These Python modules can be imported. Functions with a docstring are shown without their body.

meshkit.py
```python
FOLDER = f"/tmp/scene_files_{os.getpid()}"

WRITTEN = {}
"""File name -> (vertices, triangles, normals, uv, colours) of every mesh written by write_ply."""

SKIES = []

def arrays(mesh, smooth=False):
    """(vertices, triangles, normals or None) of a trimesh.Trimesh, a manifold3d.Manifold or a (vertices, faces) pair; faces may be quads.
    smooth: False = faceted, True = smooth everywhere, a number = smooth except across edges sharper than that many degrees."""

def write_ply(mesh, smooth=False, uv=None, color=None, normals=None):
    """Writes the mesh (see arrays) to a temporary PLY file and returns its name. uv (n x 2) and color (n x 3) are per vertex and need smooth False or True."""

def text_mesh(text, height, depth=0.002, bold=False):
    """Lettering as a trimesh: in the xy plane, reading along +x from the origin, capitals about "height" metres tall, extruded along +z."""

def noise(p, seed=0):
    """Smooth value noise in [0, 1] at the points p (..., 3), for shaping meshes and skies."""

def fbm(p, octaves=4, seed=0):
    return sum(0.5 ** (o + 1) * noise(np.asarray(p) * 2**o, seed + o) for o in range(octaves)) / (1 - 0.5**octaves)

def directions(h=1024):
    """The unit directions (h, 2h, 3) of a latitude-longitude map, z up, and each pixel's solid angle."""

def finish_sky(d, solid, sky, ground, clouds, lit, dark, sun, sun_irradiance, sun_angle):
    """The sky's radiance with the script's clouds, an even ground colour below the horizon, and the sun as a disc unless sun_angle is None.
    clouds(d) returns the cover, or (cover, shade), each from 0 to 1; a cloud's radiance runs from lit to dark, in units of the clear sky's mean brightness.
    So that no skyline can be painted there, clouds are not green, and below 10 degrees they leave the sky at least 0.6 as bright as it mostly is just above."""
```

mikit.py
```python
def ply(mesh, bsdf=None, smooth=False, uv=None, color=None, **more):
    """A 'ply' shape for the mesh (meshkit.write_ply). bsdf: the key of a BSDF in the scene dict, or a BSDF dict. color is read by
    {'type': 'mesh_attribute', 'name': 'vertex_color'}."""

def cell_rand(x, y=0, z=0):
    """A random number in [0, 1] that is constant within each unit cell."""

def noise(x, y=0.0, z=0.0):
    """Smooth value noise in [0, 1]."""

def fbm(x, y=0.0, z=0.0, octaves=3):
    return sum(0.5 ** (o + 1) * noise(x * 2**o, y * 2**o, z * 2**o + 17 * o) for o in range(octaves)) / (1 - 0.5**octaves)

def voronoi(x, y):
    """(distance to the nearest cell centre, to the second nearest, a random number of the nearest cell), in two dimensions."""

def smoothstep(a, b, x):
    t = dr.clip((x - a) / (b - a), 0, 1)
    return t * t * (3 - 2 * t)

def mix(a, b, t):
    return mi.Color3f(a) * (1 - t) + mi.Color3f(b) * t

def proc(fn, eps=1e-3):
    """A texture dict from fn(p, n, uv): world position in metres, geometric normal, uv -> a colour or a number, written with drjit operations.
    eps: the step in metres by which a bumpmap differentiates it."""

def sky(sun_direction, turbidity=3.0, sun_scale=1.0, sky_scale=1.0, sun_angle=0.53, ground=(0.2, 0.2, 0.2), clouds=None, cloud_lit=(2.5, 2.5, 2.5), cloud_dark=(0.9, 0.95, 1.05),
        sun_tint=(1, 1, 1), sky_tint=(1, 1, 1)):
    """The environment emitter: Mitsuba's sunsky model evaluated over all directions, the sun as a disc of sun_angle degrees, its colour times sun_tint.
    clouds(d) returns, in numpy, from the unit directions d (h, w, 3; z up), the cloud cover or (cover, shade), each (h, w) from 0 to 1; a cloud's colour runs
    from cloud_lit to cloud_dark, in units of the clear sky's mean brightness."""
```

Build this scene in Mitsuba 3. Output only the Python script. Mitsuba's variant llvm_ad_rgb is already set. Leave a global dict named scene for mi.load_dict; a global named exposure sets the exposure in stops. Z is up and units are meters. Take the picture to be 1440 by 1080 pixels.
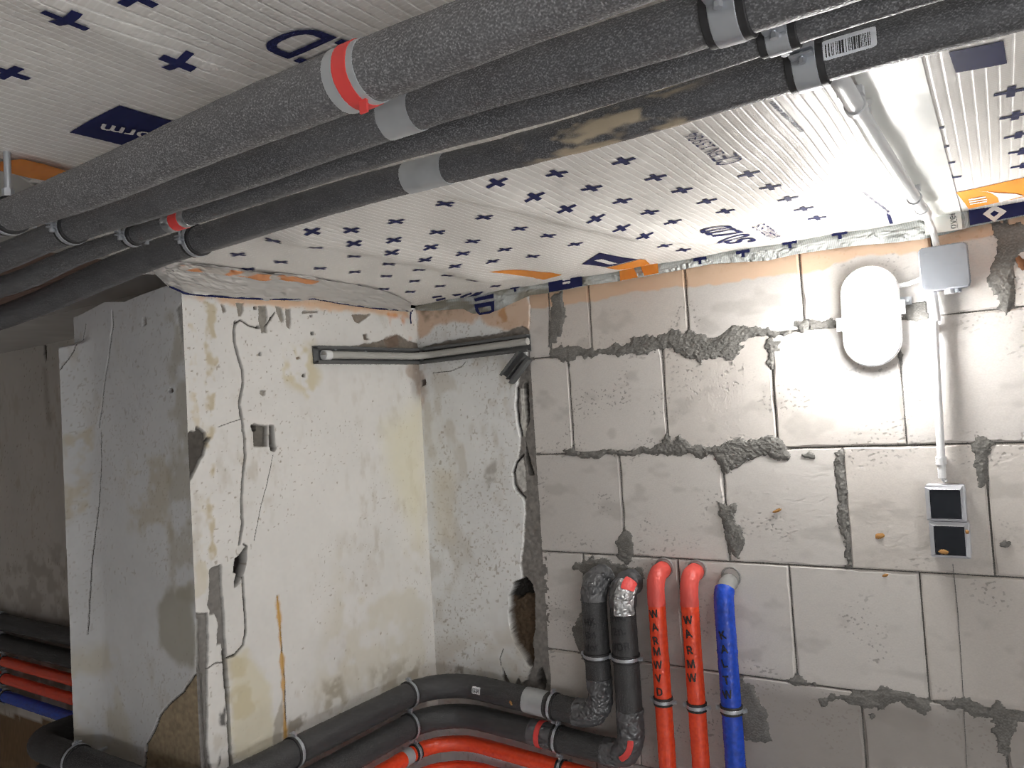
import math, random
import numpy as np, trimesh, shapely
import shapely.geometry as sg
import drjit as dr
import mitsuba as mi
import mikit, meshkit
from mikit import proc, noise, fbm, smoothstep, mix, cell_rand

T = mi.ScalarTransform4f
random.seed(7)
rng = np.random.default_rng(7)
scene, labels = {}, {}

# ------------------------------------------------------------------ camera, light, exposure
EYE = (0.0, 0.0, 1.70)
CAM_R, CAM_U, CAM_F = [0.83461, 0.547423, -0.061271], [0.072621, 0.000911, 0.997359], [-0.546033, 0.836855, 0.038994]
scene['camera'] = {'type': 'perspective', 'fov': 68.3722, 'fov_axis': 'x', 'near_clip': 0.02, 'far_clip': 50.0,
                   'to_world': T().look_at(origin=list(EYE), target=[e + f for e, f in zip(EYE, CAM_F)], up=CAM_U)}
exposure = 0.0
LAMP_RADIANCE = (108.0, 106.0, 101.5)       # the opal dome on the block wall
UNSEEN_LAMP = (62.0, 62.9, 65.0)         # tubes of the unseen luminaire, lighting ceiling, pipes and walls from the right

# ------------------------------------------------------------------ the room
WY = 1.6766            # face of the block wall
AX = -1.407            # face of the plastered wall that stands across it
PY = 0.930             # face of the pier
PX0 = -1.838           # left arris of the pier
LY = 1.447             # wall of the left-hand recess
ROW = 1.5894            # height of a bed joint of the block wall
XR, XL, YB = 1.45, -3.9, -1.35
ZC = 2.03
FOLDS = [  # creases of the hanging membrane: (points x y), how far it hangs down, width on the near side, width on the far side
    ([(-0.6702, 0.7754), (-0.6371, 0.8429), (-0.6146, 0.9739), (-0.5963, 1.1222), (-0.5616, 1.3402), (-0.4829, 1.4771)], 0.016, 0.05, 0.03),
    ([(-0.9937, 0.8985), (-0.9758, 0.9649), (-0.9595, 1.1617), (-1.0044, 1.4754)], 0.014, 0.06, 0.05),
    ([(-0.5686, 0.2795), (-0.5702, 0.3061), (-0.585, 0.3932), (-0.5956, 0.4594), (-0.6033, 0.5074)], 0.008, 0.02, 0.03),
]


def polyline_distance(x, y, pts):
    """Distance to a polyline, and on which side of it."""
    best, side = np.full(np.shape(x), 9.0), np.zeros(np.shape(x))
    for (ax, ay), (bx, by) in zip(pts[:-1], pts[1:]):
        dx, dy = bx - ax, by - ay
        t = np.clip(((x - ax) * dx + (y - ay) * dy) / (dx * dx + dy * dy), 0, 1)
        d = np.hypot(x - ax - t * dx, y - ay - t * dy)
        s = np.sign((x - ax) * dy - (y - ay) * dx)
        side = np.where(d < best, s, side)
        best = np.minimum(best, d)
    return best, side


def membrane_z(x, y):
    """Underside of the foil below the concrete: flat, with creases and a gentle sag between its battens."""
    x, y = np.asarray(x, float), np.asarray(y, float)
    z = ZC - 0.003 * (0.5 + 0.5 * np.sin(x * 11 + 0.7) * np.sin(y * 7 + 0.3)) - 0.0012 * np.sin(x * 31 + y * 23)
    for pts, drop, near, far in FOLDS:
        d, s = polyline_distance(x, y, pts)
        z = z - drop * np.exp(-((d / np.where(s > 0, near, far)) ** 2))
    return z



# ------------------------------------------------------------------ materials
def pri(color, rough=0.6, **more):
    c = color if isinstance(color, dict) else {'type': 'rgb', 'value': list(color)}
    return {'type': 'principled', 'base_color': c, 'roughness': rough, **more}


def two(b):
    return {'type': 'twosided', 'bsdf': b}


def bump(b, fn, eps=1e-3, scale=1.0):
    return {'type': 'bumpmap', 'height': proc(fn, eps), 'scale': scale, 'bsdf': b}


def foam(lo, hi, dust=None):
    def fn(p, n, uv):
        a = noise(p.x * 900, p.y * 900, p.z * 900)
        b = fbm(p.x * 35, p.y * 35, p.z * 35, 3)
        c = mix(lo, hi, dr.power(a, 3) * 1.35 + 0.25 * b)
        if dust is not None:
            x0, x1, amount = dust
            m = smoothstep(x0, x0 + 0.05, p.x) * (1 - smoothstep(x1 - 0.05, x1, p.x))
            m = m * smoothstep(0.50, 0.68, fbm(p.x * 28, p.y * 60 + 3, p.z * 60, 3)) * amount
            c = mix(c, (0.40, 0.33, 0.23), dr.clip(m, 0, 1))
        return c
    return fn


def foam_bump(p, n, uv):
    return noise(p.x * 700, p.y * 700, p.z * 700) * 0.0005


def skin_bump(p, n, uv):
    return fbm(p.x * 160, p.y * 160, p.z * 160, 3) * 0.0016


def crumple(p, n, uv):
    a = fbm(p.x * 60, p.y * 60, p.z * 60, 3)
    return dr.abs(a - 0.5) * 0.022 + fbm(p.x * 200, p.y * 200, p.z * 200, 2) * 0.0008


def foil_crinkle(p, n, uv):
    a = fbm(p.x * 70, p.y * 40, p.z * 90, 3)
    return dr.abs(a - 0.5) * 0.026


def wall_bump(p, n, uv):
    return fbm(p.x * 150, p.y * 150, p.z * 150, 3) * 0.0022 + fbm(p.x * 22, p.y * 22, p.z * 22, 2) * 0.004


def block_bump(p, n, uv):
    pits = smoothstep(0.72, 0.84, noise(p.x * 190 + p.z * 70, 9.0, p.z * 180 - p.x * 60)) * smoothstep(0.52, 0.75, fbm(p.x * 11 + p.z * 5, 4.0, p.z * 12 - p.x * 4, 2))
    scratch = smoothstep(0.70, 0.78, noise(p.x * 60 + p.z * 45, 2.5, p.z * 200 - p.x * 120)) * smoothstep(0.55, 0.75, noise(p.x * 9, 8.0, p.z * 9))
    return fbm(p.x * 260, p.y * 260, p.z * 260, 2) * 0.0006 - pits * 0.0014 - scratch * 0.0008


def block_color(a, b, seed):
    def fn(p, n, uv):
        c = mix(a, b, fbm(p.x * 5 + seed, seed * 3.0, p.z * 5, 3))
        fine = fbm(p.x * 420, p.y * 420, p.z * 420, 2)
        c = c * (0.93 + 0.14 * fine)
        pits = smoothstep(0.72, 0.84, noise(p.x * 190 + p.z * 70, 9.0, p.z * 180 - p.x * 60)) * smoothstep(0.52, 0.75, fbm(p.x * 11 + p.z * 5, 4.0, p.z * 12 - p.x * 4, 2))
        c = mix(c, (0.16, 0.15, 0.14), 0.5 * pits)
        dirt = smoothstep(0.58, 0.78, fbm(p.x * 16 + 5, 1.0, p.z * 22, 3))
        c = mix(c, (0.27, 0.255, 0.235), 0.30 * dirt)
        # darker grey lower courses
        low = smoothstep(1.12, 1.06, p.z + 0.02 * fbm(p.x * 30, 2.0, p.z * 30, 2)) * smoothstep(-0.62, -0.52, p.x)
        c = mix(c, (0.235, 0.215, 0.20), 0.75 * low)
        # primer brushed along the top under the foil
        edge = p.z + 0.030 * (fbm(p.x * 9, 0.0, 3.0, 3) - 0.5) + 0.006 * (noise(p.x * 90, 0.0, p.z * 60) - 0.5)
        prim = smoothstep(1.966, 1.972, edge)
        return mix(c, (0.56, 0.36, 0.22), 0.72 * prim)
    return fn


def mortar_color(p, n, uv):
    a = fbm(p.x * 40, p.y * 40, p.z * 40, 3)
    b = noise(p.x * 380, p.y * 380, p.z * 380)
    return mix((0.085, 0.083, 0.078), (0.235, 0.228, 0.215), 0.5 * a + 0.6 * b * b)


def mortar_bump(p, n, uv):
    return fbm(p.x * 220, p.y * 220, p.z * 220, 3) * 0.004


def membrane_color(p, n, uv):
    gx = dr.abs(p.x * 82.0 - dr.floor(p.x * 82.0) - 0.5)
    gy = dr.abs(p.y * 170.0 - dr.floor(p.y * 170.0) - 0.5)
    rib = 1 - smoothstep(0.05, 0.14, gx)
    weft = 1 - smoothstep(0.08, 0.2, gy)
    c = mix((0.64, 0.615, 0.58), (0.82, 0.805, 0.775), 0.8 * rib + 0.25 * weft)
    return c * (0.92 + 0.13 * fbm(p.x * 9, p.y * 9, 1.0, 3))


def membrane_bump(p, n, uv):
    gx = dr.abs(p.x * 82.0 - dr.floor(p.x * 82.0) - 0.5)
    gy = dr.abs(p.y * 170.0 - dr.floor(p.y * 170.0) - 0.5)
    return (1 - smoothstep(0.0, 0.18, gx)) * -0.0006 - (1 - smoothstep(0.0, 0.25, gy)) * 0.0003 + fbm(p.x * 40, p.y * 40, 2.0, 2) * 0.0012


def flap_color(p, n, uv):
    s = p.x * 1.0 + p.y * 1.0
    gx = dr.abs(s * 240.0 - dr.floor(s * 240.0) - 0.5)
    grime = smoothstep(0.45, 0.7, fbm(s * 14, 0.0, p.z * 40, 3)) * (1 - smoothstep(-0.95, -0.6, p.x))
    c = mix((0.40, 0.43, 0.43), (0.66, 0.68, 0.66), 0.6 * smoothstep(0.2, 0.4, gx) + 0.4 * fbm(s * 30, 2.0, p.z * 30, 3))
    return mix(c, (0.16, 0.14, 0.09), 0.75 * grime)


def wood_color(p, n, uv):
    g = fbm(p.x * 3, p.y * 130, p.z * 130, 3)
    return mix((0.12, 0.075, 0.062), (0.27, 0.175, 0.145), g)


def concrete_color(p, n, uv):
    return mix((0.30, 0.29, 0.275), (0.46, 0.45, 0.43), fbm(p.x * 7, p.y * 7, p.z * 7, 4))


def tape_color(p, n, uv):
    return mix((0.33, 0.345, 0.36), (0.50, 0.52, 0.53), fbm(p.x * 45, p.y * 45, p.z * 45, 3))


def dark_tape(p, n, uv):
    return mix((0.055, 0.056, 0.06), (0.13, 0.132, 0.14), fbm(p.x * 60, p.y * 60, p.z * 60, 3))


def red_skin(p, n, uv):
    return mix((0.60, 0.030, 0.008), (0.82, 0.085, 0.022), fbm(p.x * 130, p.y * 130, p.z * 130, 3))


def blue_skin(p, n, uv):
    return mix((0.002, 0.024, 0.26), (0.008, 0.065, 0.50), fbm(p.x * 130, p.y * 130, p.z * 130, 3))


VC = {'type': 'mesh_attribute', 'name': 'vertex_color'}
MATS = {
    'plaster': two(bump(pri(VC, 0.85, specular=0.2), wall_bump)),
    'mortar': two(bump(pri(proc(mortar_color), 0.95, specular=0.15), mortar_bump)),
    'block_0': two(bump(pri(proc(block_color((0.495, 0.472, 0.452), (0.56, 0.535, 0.512), 1.3)), 0.85, specular=0.2), block_bump)),
    'block_1': two(bump(pri(proc(block_color((0.445, 0.422, 0.405), (0.52, 0.497, 0.478), 5.1)), 0.85, specular=0.2), block_bump)),
    'block_2': two(bump(pri(proc(block_color((0.47, 0.438, 0.408), (0.51, 0.482, 0.458), 9.7)), 0.85, specular=0.2), block_bump)),
    'membrane': two(bump(pri(proc(membrane_color), 0.42, specular=0.45), membrane_bump, 6e-4)),
    'membrane_flap': two(bump(pri(proc(flap_color), 0.40, specular=0.5), foil_crinkle)),
    'clear_foil': two(bump(pri((0.50, 0.48, 0.455), 0.17, specular=0.7, clearcoat=0.5), foil_crinkle)),
    'orange_foil': two(bump(pri((0.58, 0.20, 0.04), 0.35, specular=0.5), foil_crinkle)),
    'orange_faded': two(bump(pri(proc(lambda p, n, uv: mix((0.50, 0.46, 0.42), (0.60, 0.24, 0.09), smoothstep(0.42, 0.60, fbm(p.y * 30, p.z * 120, 3.0, 3)))), 0.22, specular=0.7, clearcoat=0.4), foil_crinkle)),
    'seam_tape': two(pri((0.68, 0.69, 0.66), 0.35, specular=0.5)),
    'print_navy': two(pri((0.010, 0.013, 0.058), 0.6, specular=0.15)),
    'print_orange': two(pri((0.66, 0.23, 0.035), 0.45)),
    'print_white': two(pri((0.66, 0.64, 0.62), 0.5)),
    'print_black': two(pri((0.02, 0.02, 0.022), 0.6)),
    'pencil': two(pri((0.16, 0.155, 0.15), 0.8)),
    'ink': two(pri((0.006, 0.006, 0.008), 0.5)),
    'foam_grey': two(bump(pri(proc(foam((0.048, 0.048, 0.051), (0.235, 0.234, 0.240))), 0.48, specular=0.7), foam_bump, 4e-4)),
    'foam_dark': two(bump(pri(proc(foam((0.030, 0.031, 0.034), (0.185, 0.187, 0.195))), 0.46, specular=0.7), foam_bump, 4e-4)),
    'foam_dusty': two(bump(pri(proc(foam((0.022, 0.023, 0.026), (0.150, 0.152, 0.160), (-0.43, -0.20, 0.9))), 0.46, specular=0.7), foam_bump, 4e-4)),
    'foam_black': two(bump(pri(proc(foam((0.017, 0.017, 0.018), (0.068, 0.068, 0.070))), 0.55, specular=0.4), foam_bump, 4e-4)),
    'red_skin': two(bump(pri(proc(red_skin), 0.34, specular=0.5, clearcoat=0.3), skin_bump)),
    'red_wrap': two(bump(pri((0.58, 0.075, 0.06), 0.45), skin_bump)),
    'blue_skin': two(bump(pri(proc(blue_skin), 0.32, specular=0.5, clearcoat=0.3), skin_bump)),
    'grey_tape': two(pri(proc(tape_color), 0.38, metallic=0.25)),
    'red_tape': two(pri((0.62, 0.055, 0.05), 0.5)),
    'dark_tape': two(bump(pri(proc(dark_tape), 0.26, metallic=0.3, specular=0.8), crumple)),
    'silver_tape': two(bump(pri((0.52, 0.53, 0.54), 0.28, metallic=0.7), crumple)),
    'galvanised': two(pri((0.46, 0.485, 0.52), 0.30, metallic=0.65, specular=0.6)),
    'rubber': two(pri((0.010, 0.010, 0.011), 0.55)),
    'label': two(pri((0.70, 0.72, 0.76), 0.45)),
    'plaster_pad': two(bump(pri(proc(concrete_color), 0.9), wall_bump)),
    'pale_bounce_floor': two(pri((0.58, 0.57, 0.55), 0.9)),
    'pale_bounce_wall': two(pri((0.68, 0.67, 0.65), 0.9)),
    'wood': two(bump(pri(proc(wood_color), 0.7), lambda p, n, uv: fbm(p.x * 4, p.y * 160, p.z * 160, 2) * 0.001)),
    'concrete': two(pri(proc(concrete_color), 0.9)),
    'pvc_grey': two(pri((0.50, 0.51, 0.52), 0.38)),
    'pvc_light': two(pri((0.66, 0.67, 0.68), 0.35)),
    'pvc_box': two(pri((0.20, 0.215, 0.24), 0.42, specular=0.3)),
    'pvc_dark': two(pri((0.070, 0.073, 0.074), 0.5)),
    'pvc_bare': two(pri((0.22, 0.22, 0.215), 0.6)),
    'pvc_dusty': two(bump(pri((0.36, 0.355, 0.335), 0.6), skin_bump)),
    'silver_frame': two(pri((0.40, 0.41, 0.44), 0.45, metallic=0.2)),
    'black_plastic': two(pri((0.010, 0.012, 0.016), 0.55, specular=0.15)),
    'clay': two(pri((0.33, 0.17, 0.055), 0.8)),
    'rust': two(pri((0.13, 0.055, 0.022), 0.9)),
    'white_plastic': two(pri((0.75, 0.75, 0.74), 0.4)),
    'opal': two(pri((0.8, 0.8, 0.8), 0.4)),
}
scene.update(MATS)


# ------------------------------------------------------------------ naming helpers
used = {}


def fresh(name):
    n = used.get(name, -1) + 1
    used[name] = n
    return name if n == 0 else f'{name}_{n:03d}'


def thing(name, label, cat, group=None):
    key = fresh(name)
    labels[key] = {'label': label, 'category': cat}
    if group:
        labels[key]['group'] = group
    return key


def part(parent, name, mesh, mat, smooth=False, label=None, color=None, **more):
    key = fresh(f'{parent}__{name}')
    scene[key] = mikit.ply(mesh, mat, smooth, color=color, **more)
    if label:
        labels[key] = {'label': label}
    return key


def struct(name, mesh, mat, smooth=False, color=None, label=None):
    key = fresh(name)
    if mesh is not None:
        scene[key] = mikit.ply(mesh, mat, smooth, color=color)
    labels[key] = {'kind': 'structure'}
    if label:
        labels[key]['label'] = label
    return key


# ------------------------------------------------------------------ mesh helpers
cat = trimesh.util.concatenate


def unit(v):
    v = np.asarray(v, float)
    return v / np.linalg.norm(v)


def box(x0, x1, y0, y1, z0, z1):
    return trimesh.creation.box(bounds=[[x0, y0, z0], [x1, y1, z1]])


def soft_box(w, d, h, r, n=4):
    """A box w x d x h around the origin whose upright edges (along y) are rounded by r and whose front (-y) rim is chamfered."""
    prof = sg.box(-w / 2 + r, -h / 2 + r, w / 2 - r, h / 2 - r).buffer(r, quad_segs=n)
    return loft([(prof, d / 2), (prof, -d / 2 + min(r, d) * 0.25), (prof.buffer(-min(r, d) * 0.25, quad_segs=n), -d / 2)])


def loft(rings, n=72):
    """Closed sections ((shapely polygon in x, z), y) joined into one skin with both ends capped."""
    vs, fs = [], []
    for poly, y in rings:
        ring = poly.exterior
        c = poly.centroid
        pts = []
        for a in np.linspace(0, 2 * np.pi, n, endpoint=False):
            far = sg.LineString([(c.x, c.y), (c.x + 9 * np.cos(a), c.y + 9 * np.sin(a))])
            q = far.intersection(ring)
            q = q if q.geom_type == 'Point' else q.geoms[0]
            pts.append((q.x, y, q.y))
        vs.append(np.array(pts))
    for k in range(len(rings) - 1):
        for i in range(n):
            a, b = k * n + i, k * n + (i + 1) % n
            fs += [[a, b, b + n], [a, b + n, a + n]]
    v = np.vstack(vs)
    for k, flip in ((0, 0), (len(rings) - 1, 1)):
        c = len(v)
        v = np.vstack([v, vs[k].mean(0)])
        for i in range(n):
            a, b = k * n + i, k * n + (i + 1) % n
            fs.append([c, b, a] if not flip else [c, a, b])
    m = trimesh.Trimesh(v, fs, process=False)
    m.fix_normals()
    return m


def fillet(points, radius, n=8):
    """A polyline with its corners rounded."""
    p = [np.asarray(q, float) for q in points]
    rad = radius if isinstance(radius, (list, tuple)) else [radius] * (len(p) - 2)
    out = [p[0]]
    for a, b, c, r in zip(p[:-2], p[1:-1], p[2:], rad):
        u, w = unit(a - b), unit(c - b)
        ang = np.arccos(np.clip(u @ w, -1, 1))
        d = min(r / np.tan(ang / 2), 0.48 * np.linalg.norm(a - b), 0.48 * np.linalg.norm(c - b))
        r = d * np.tan(ang / 2)
        if np.pi - ang < 0.05:
            out.append(b)
            continue
        o = b + unit(u + w) * r / np.sin(ang / 2)
        e0, e1 = b + u * d - o, b + w * d - o
        th = np.arccos(np.clip(unit(e0) @ unit(e1), -1, 1))
        for t in np.linspace(0, 1, n):
            out.append(o + (np.sin((1 - t) * th) * e0 + np.sin(t * th) * e1) / np.sin(th))
    return np.array(out + [p[-1]])


class Path:
    """A pipe's centre line, resampled, with a radius along it."""

    def __init__(self, pts, radius, step=0.006):
        pts = np.asarray(pts, float)
        s = np.r_[0, np.cumsum(np.linalg.norm(np.diff(pts, axis=0), axis=1))]
        rad = np.broadcast_to(radius, (len(pts),))
        self.s = np.linspace(0, s[-1], max(8, int(s[-1] / step)))
        self.p = np.stack([np.interp(self.s, s, pts[:, k]) for k in range(3)], 1)
        self.r = np.interp(self.s, s, rad)
        self.length = s[-1]

    def smooth(self, n=8):
        for _ in range(n):
            for a in (self.p, self.r[:, None]):
                a[1:-1] = 0.25 * a[:-2] + 0.5 * a[1:-1] + 0.25 * a[2:]
        return self

    def at(self, s):
        p = np.array([np.interp(s, self.s, self.p[:, k]) for k in range(3)])
        a, b = max(0, s - 0.004), min(self.length, s + 0.004)
        q = [np.array([np.interp(x, self.s, self.p[:, k]) for k in range(3)]) for x in (a, b)]
        return p, unit(q[1] - q[0]), float(np.interp(s, self.s, self.r))

    def near(self, q):
        return float(self.s[np.argmin(np.linalg.norm(self.p - np.asarray(q), axis=1))])

    def tube(self, s0=None, s1=None, grow=0.0, sides=40, rough=0.0, freq=60.0, seed=0, step=None, ends=True, lumps=None):
        s0, s1 = (0 if s0 is None else s0), (self.length if s1 is None else s1)
        k = max(2, int(round((s1 - s0) / (step or 0.006))) + 1)
        ss = np.linspace(s0, s1, k)
        p = np.stack([np.interp(ss, self.s, self.p[:, j]) for j in range(3)], 1)
        r = np.interp(ss, self.s, self.r) + grow
        t = np.gradient(p, axis=0) if k > 2 else np.repeat((p[1] - p[0])[None], 2, 0)
        t /= np.linalg.norm(t, axis=1, keepdims=True)
        a = np.cross(t[0], [0, 0, 1.0] if abs(t[0][2]) < 0.8 else [0, 1.0, 0])
        a = unit(a)
        A = []
        for i in range(k):
            a = unit(a - t[i] * (a @ t[i]))
            A.append(a)
        A = np.array(A)
        B = np.cross(t, A)
        ang = np.arange(sides) * 2 * np.pi / sides
        d = np.cos(ang)[None, :, None] * A[:, None] + np.sin(ang)[None, :, None] * B[:, None]
        R = np.repeat(r[:, None], sides, 1)
        if rough:
            q = p[:, None] + d * r[:, None, None]
            R = R + rough * (meshkit.fbm(q * freq, 3, seed) - 0.5) * 2
        if lumps is not None:
            R = R + lumps(ss, ang)
        v = (p[:, None] + d * R[..., None]).reshape(-1, 3)
        i, j = np.meshgrid(np.arange(k - 1), np.arange(sides), indexing='ij')
        f = np.stack([i * sides + j, i * sides + (j + 1) % sides, (i + 1) * sides + (j + 1) % sides, (i + 1) * sides + j], -1).reshape(-1, 4)
        f = np.vstack([f[:, [0, 1, 2]], f[:, [0, 2, 3]]])
        if ends:
            for e, flip in ((0, 1), (k - 1, 0)):
                c = len(v)
                v = np.vstack([v, p[e]])
                ring = np.arange(sides) + e * sides
                tri = np.stack([np.full(sides, c), ring, np.roll(ring, -1)], 1)
                f = np.vstack([f, tri[:, ::-1] if flip else tri])
        return trimesh.Trimesh(v, f, process=False)

    def wrap(self, flat, s_mid, ref, grow=0.0006, turn=0.0):
        """Lays a flat mesh (x along the pipe, y around it, z outwards) round the pipe at s_mid; y = 0 faces the direction ref."""
        v = np.array(flat.vertices)
        out = []
        for x, y, z in v:
            p, t, r = self.at(s_mid + x)
            e = unit(np.asarray(ref, float) - t * (np.asarray(ref, float) @ t))
            g = np.cross(t, e)
            w = y / r + turn
            out.append(p + (np.cos(w) * e + np.sin(w) * g) * (r + grow + z))
        return trimesh.Trimesh(np.array(out), flat.faces, process=False)


def frame(t, ref):
    e = unit(np.asarray(ref, float) - t * (np.asarray(ref, float) @ t))
    return e, np.cross(t, e)


def ring_mesh(c, t, r0, r1, w, sides=40):
    """A flat band ring of inner radius r0 and outer r1, width w along t, its outer edges bevelled."""
    b = min(0.25 * (r1 - r0), 0.0006)
    prof = [(r0, -w / 2), (r1 - b, -w / 2), (r1, -w / 2 + b), (r1, w / 2 - b), (r1 - b, w / 2), (r0, w / 2)]
    e, g = frame(t, [0, 0, 1] if abs(t[2]) < 0.8 else [0, 1, 0])
    v, f = [], []
    m = len(prof)
    for i in range(sides):
        a = 2 * np.pi * i / sides
        d = np.cos(a) * e + np.sin(a) * g
        for r, h in prof:
            v.append(c + d * r + t * h)
        for j in range(m):
            a0, a1 = i * m + j, i * m + (j + 1) % m
            b0, b1 = ((i + 1) % sides) * m + j, ((i + 1) % sides) * m + (j + 1) % m
            f += [[a0, b0, b1], [a0, b1, a1]]
    mm = trimesh.Trimesh(v, f, process=False)
    mm.fix_normals()
    return mm


def rod(a, b, r, sides=16):
    return trimesh.creation.cylinder(radius=r, segment=[np.asarray(a, float), np.asarray(b, float)], sections=sides)


def oriented_box(c, ax, ay, az, sx, sy, sz):
    m = np.eye(4)
    m[:3, 0], m[:3, 1], m[:3, 2], m[:3, 3] = ax, ay, az, c
    b = trimesh.creation.box((sx, sy, sz))
    b.apply_transform(m)
    return b


def pipe_clamp(label, path, s, out, reach, band=0.016, lining=0.024, group=None, screw_side=1, ear=0.010):
    """A lined pipe clamp: band, rubber lining, two flanges with screws, threaded rod going in the direction out as far as reach."""
    c, t, r = path.at(s)
    e, g = frame(t, out)
    k = thing('pipe_clamp', label, 'pipe clamp', group)
    part(k, 'band', ring_mesh(c, t, r + 0.0012, r + 0.0034, band), 'galvanised', 40)
    part(k, 'rubber_lining', ring_mesh(c, t, r - 0.0008, r + 0.0027, lining), 'rubber', 40)
    for sg_ in (-1, 1):
        q = c + g * sg_ * (r + 0.0026 + ear * 0.45)
        fl = cat([oriented_box(q + e * h, t, g, e, band * 0.95, ear * 1.2, 0.0016) for h in (-0.0022, 0.0022)])
        part(k, 'flange', fl, 'galvanised')
        head = cat([rod(q - e * 0.0085, q - e * 0.0045, 0.0034, 6), rod(q - e * 0.004, q + e * 0.011, 0.0018, 10)])
        part(k, 'screw', head, 'galvanised', 30)
    if reach > r + 0.004:
        part(k, 'boss', rod(c + e * (r + 0.002), c + e * (r + 0.012), 0.0062, 6), 'galvanised')
        part(k, 'threaded_rod', rod(c + e * (r + 0.008), c + e * reach, 0.0038, 14), 'galvanised', 30)
    return k


def flat_patch(w, h, r=0.002, nx=12, ny=8):
    """A thin rounded card in x, y, gridded so that it bends round a pipe."""
    xs, ys = np.linspace(-w / 2, w / 2, nx), np.linspace(-h / 2, h / 2, ny)
    v = []
    for x in xs:
        for y in ys:
            dx, dy = max(0, abs(x) - (w / 2 - r)), max(0, abs(y) - (h / 2 - r))
            if dx > 0 and dy > 0:
                m = math.hypot(dx, dy) / r
                x_, y_ = (math.copysign(w / 2 - r + dx / max(m, 1), x), math.copysign(h / 2 - r + dy / max(m, 1), y))
            else:
                x_, y_ = x, y
            v.append((x_, y_, 0))
    i, j = np.meshgrid(np.arange(nx - 1), np.arange(ny - 1), indexing='ij')
    f = np.stack([i * ny + j, (i + 1) * ny + j, (i + 1) * ny + j + 1, i * ny + j + 1], -1).reshape(-1, 4)
    return trimesh.Trimesh(np.array(v), np.vstack([f[:, [0, 1, 2]], f[:, [0, 2, 3]]]), process=False)


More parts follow.
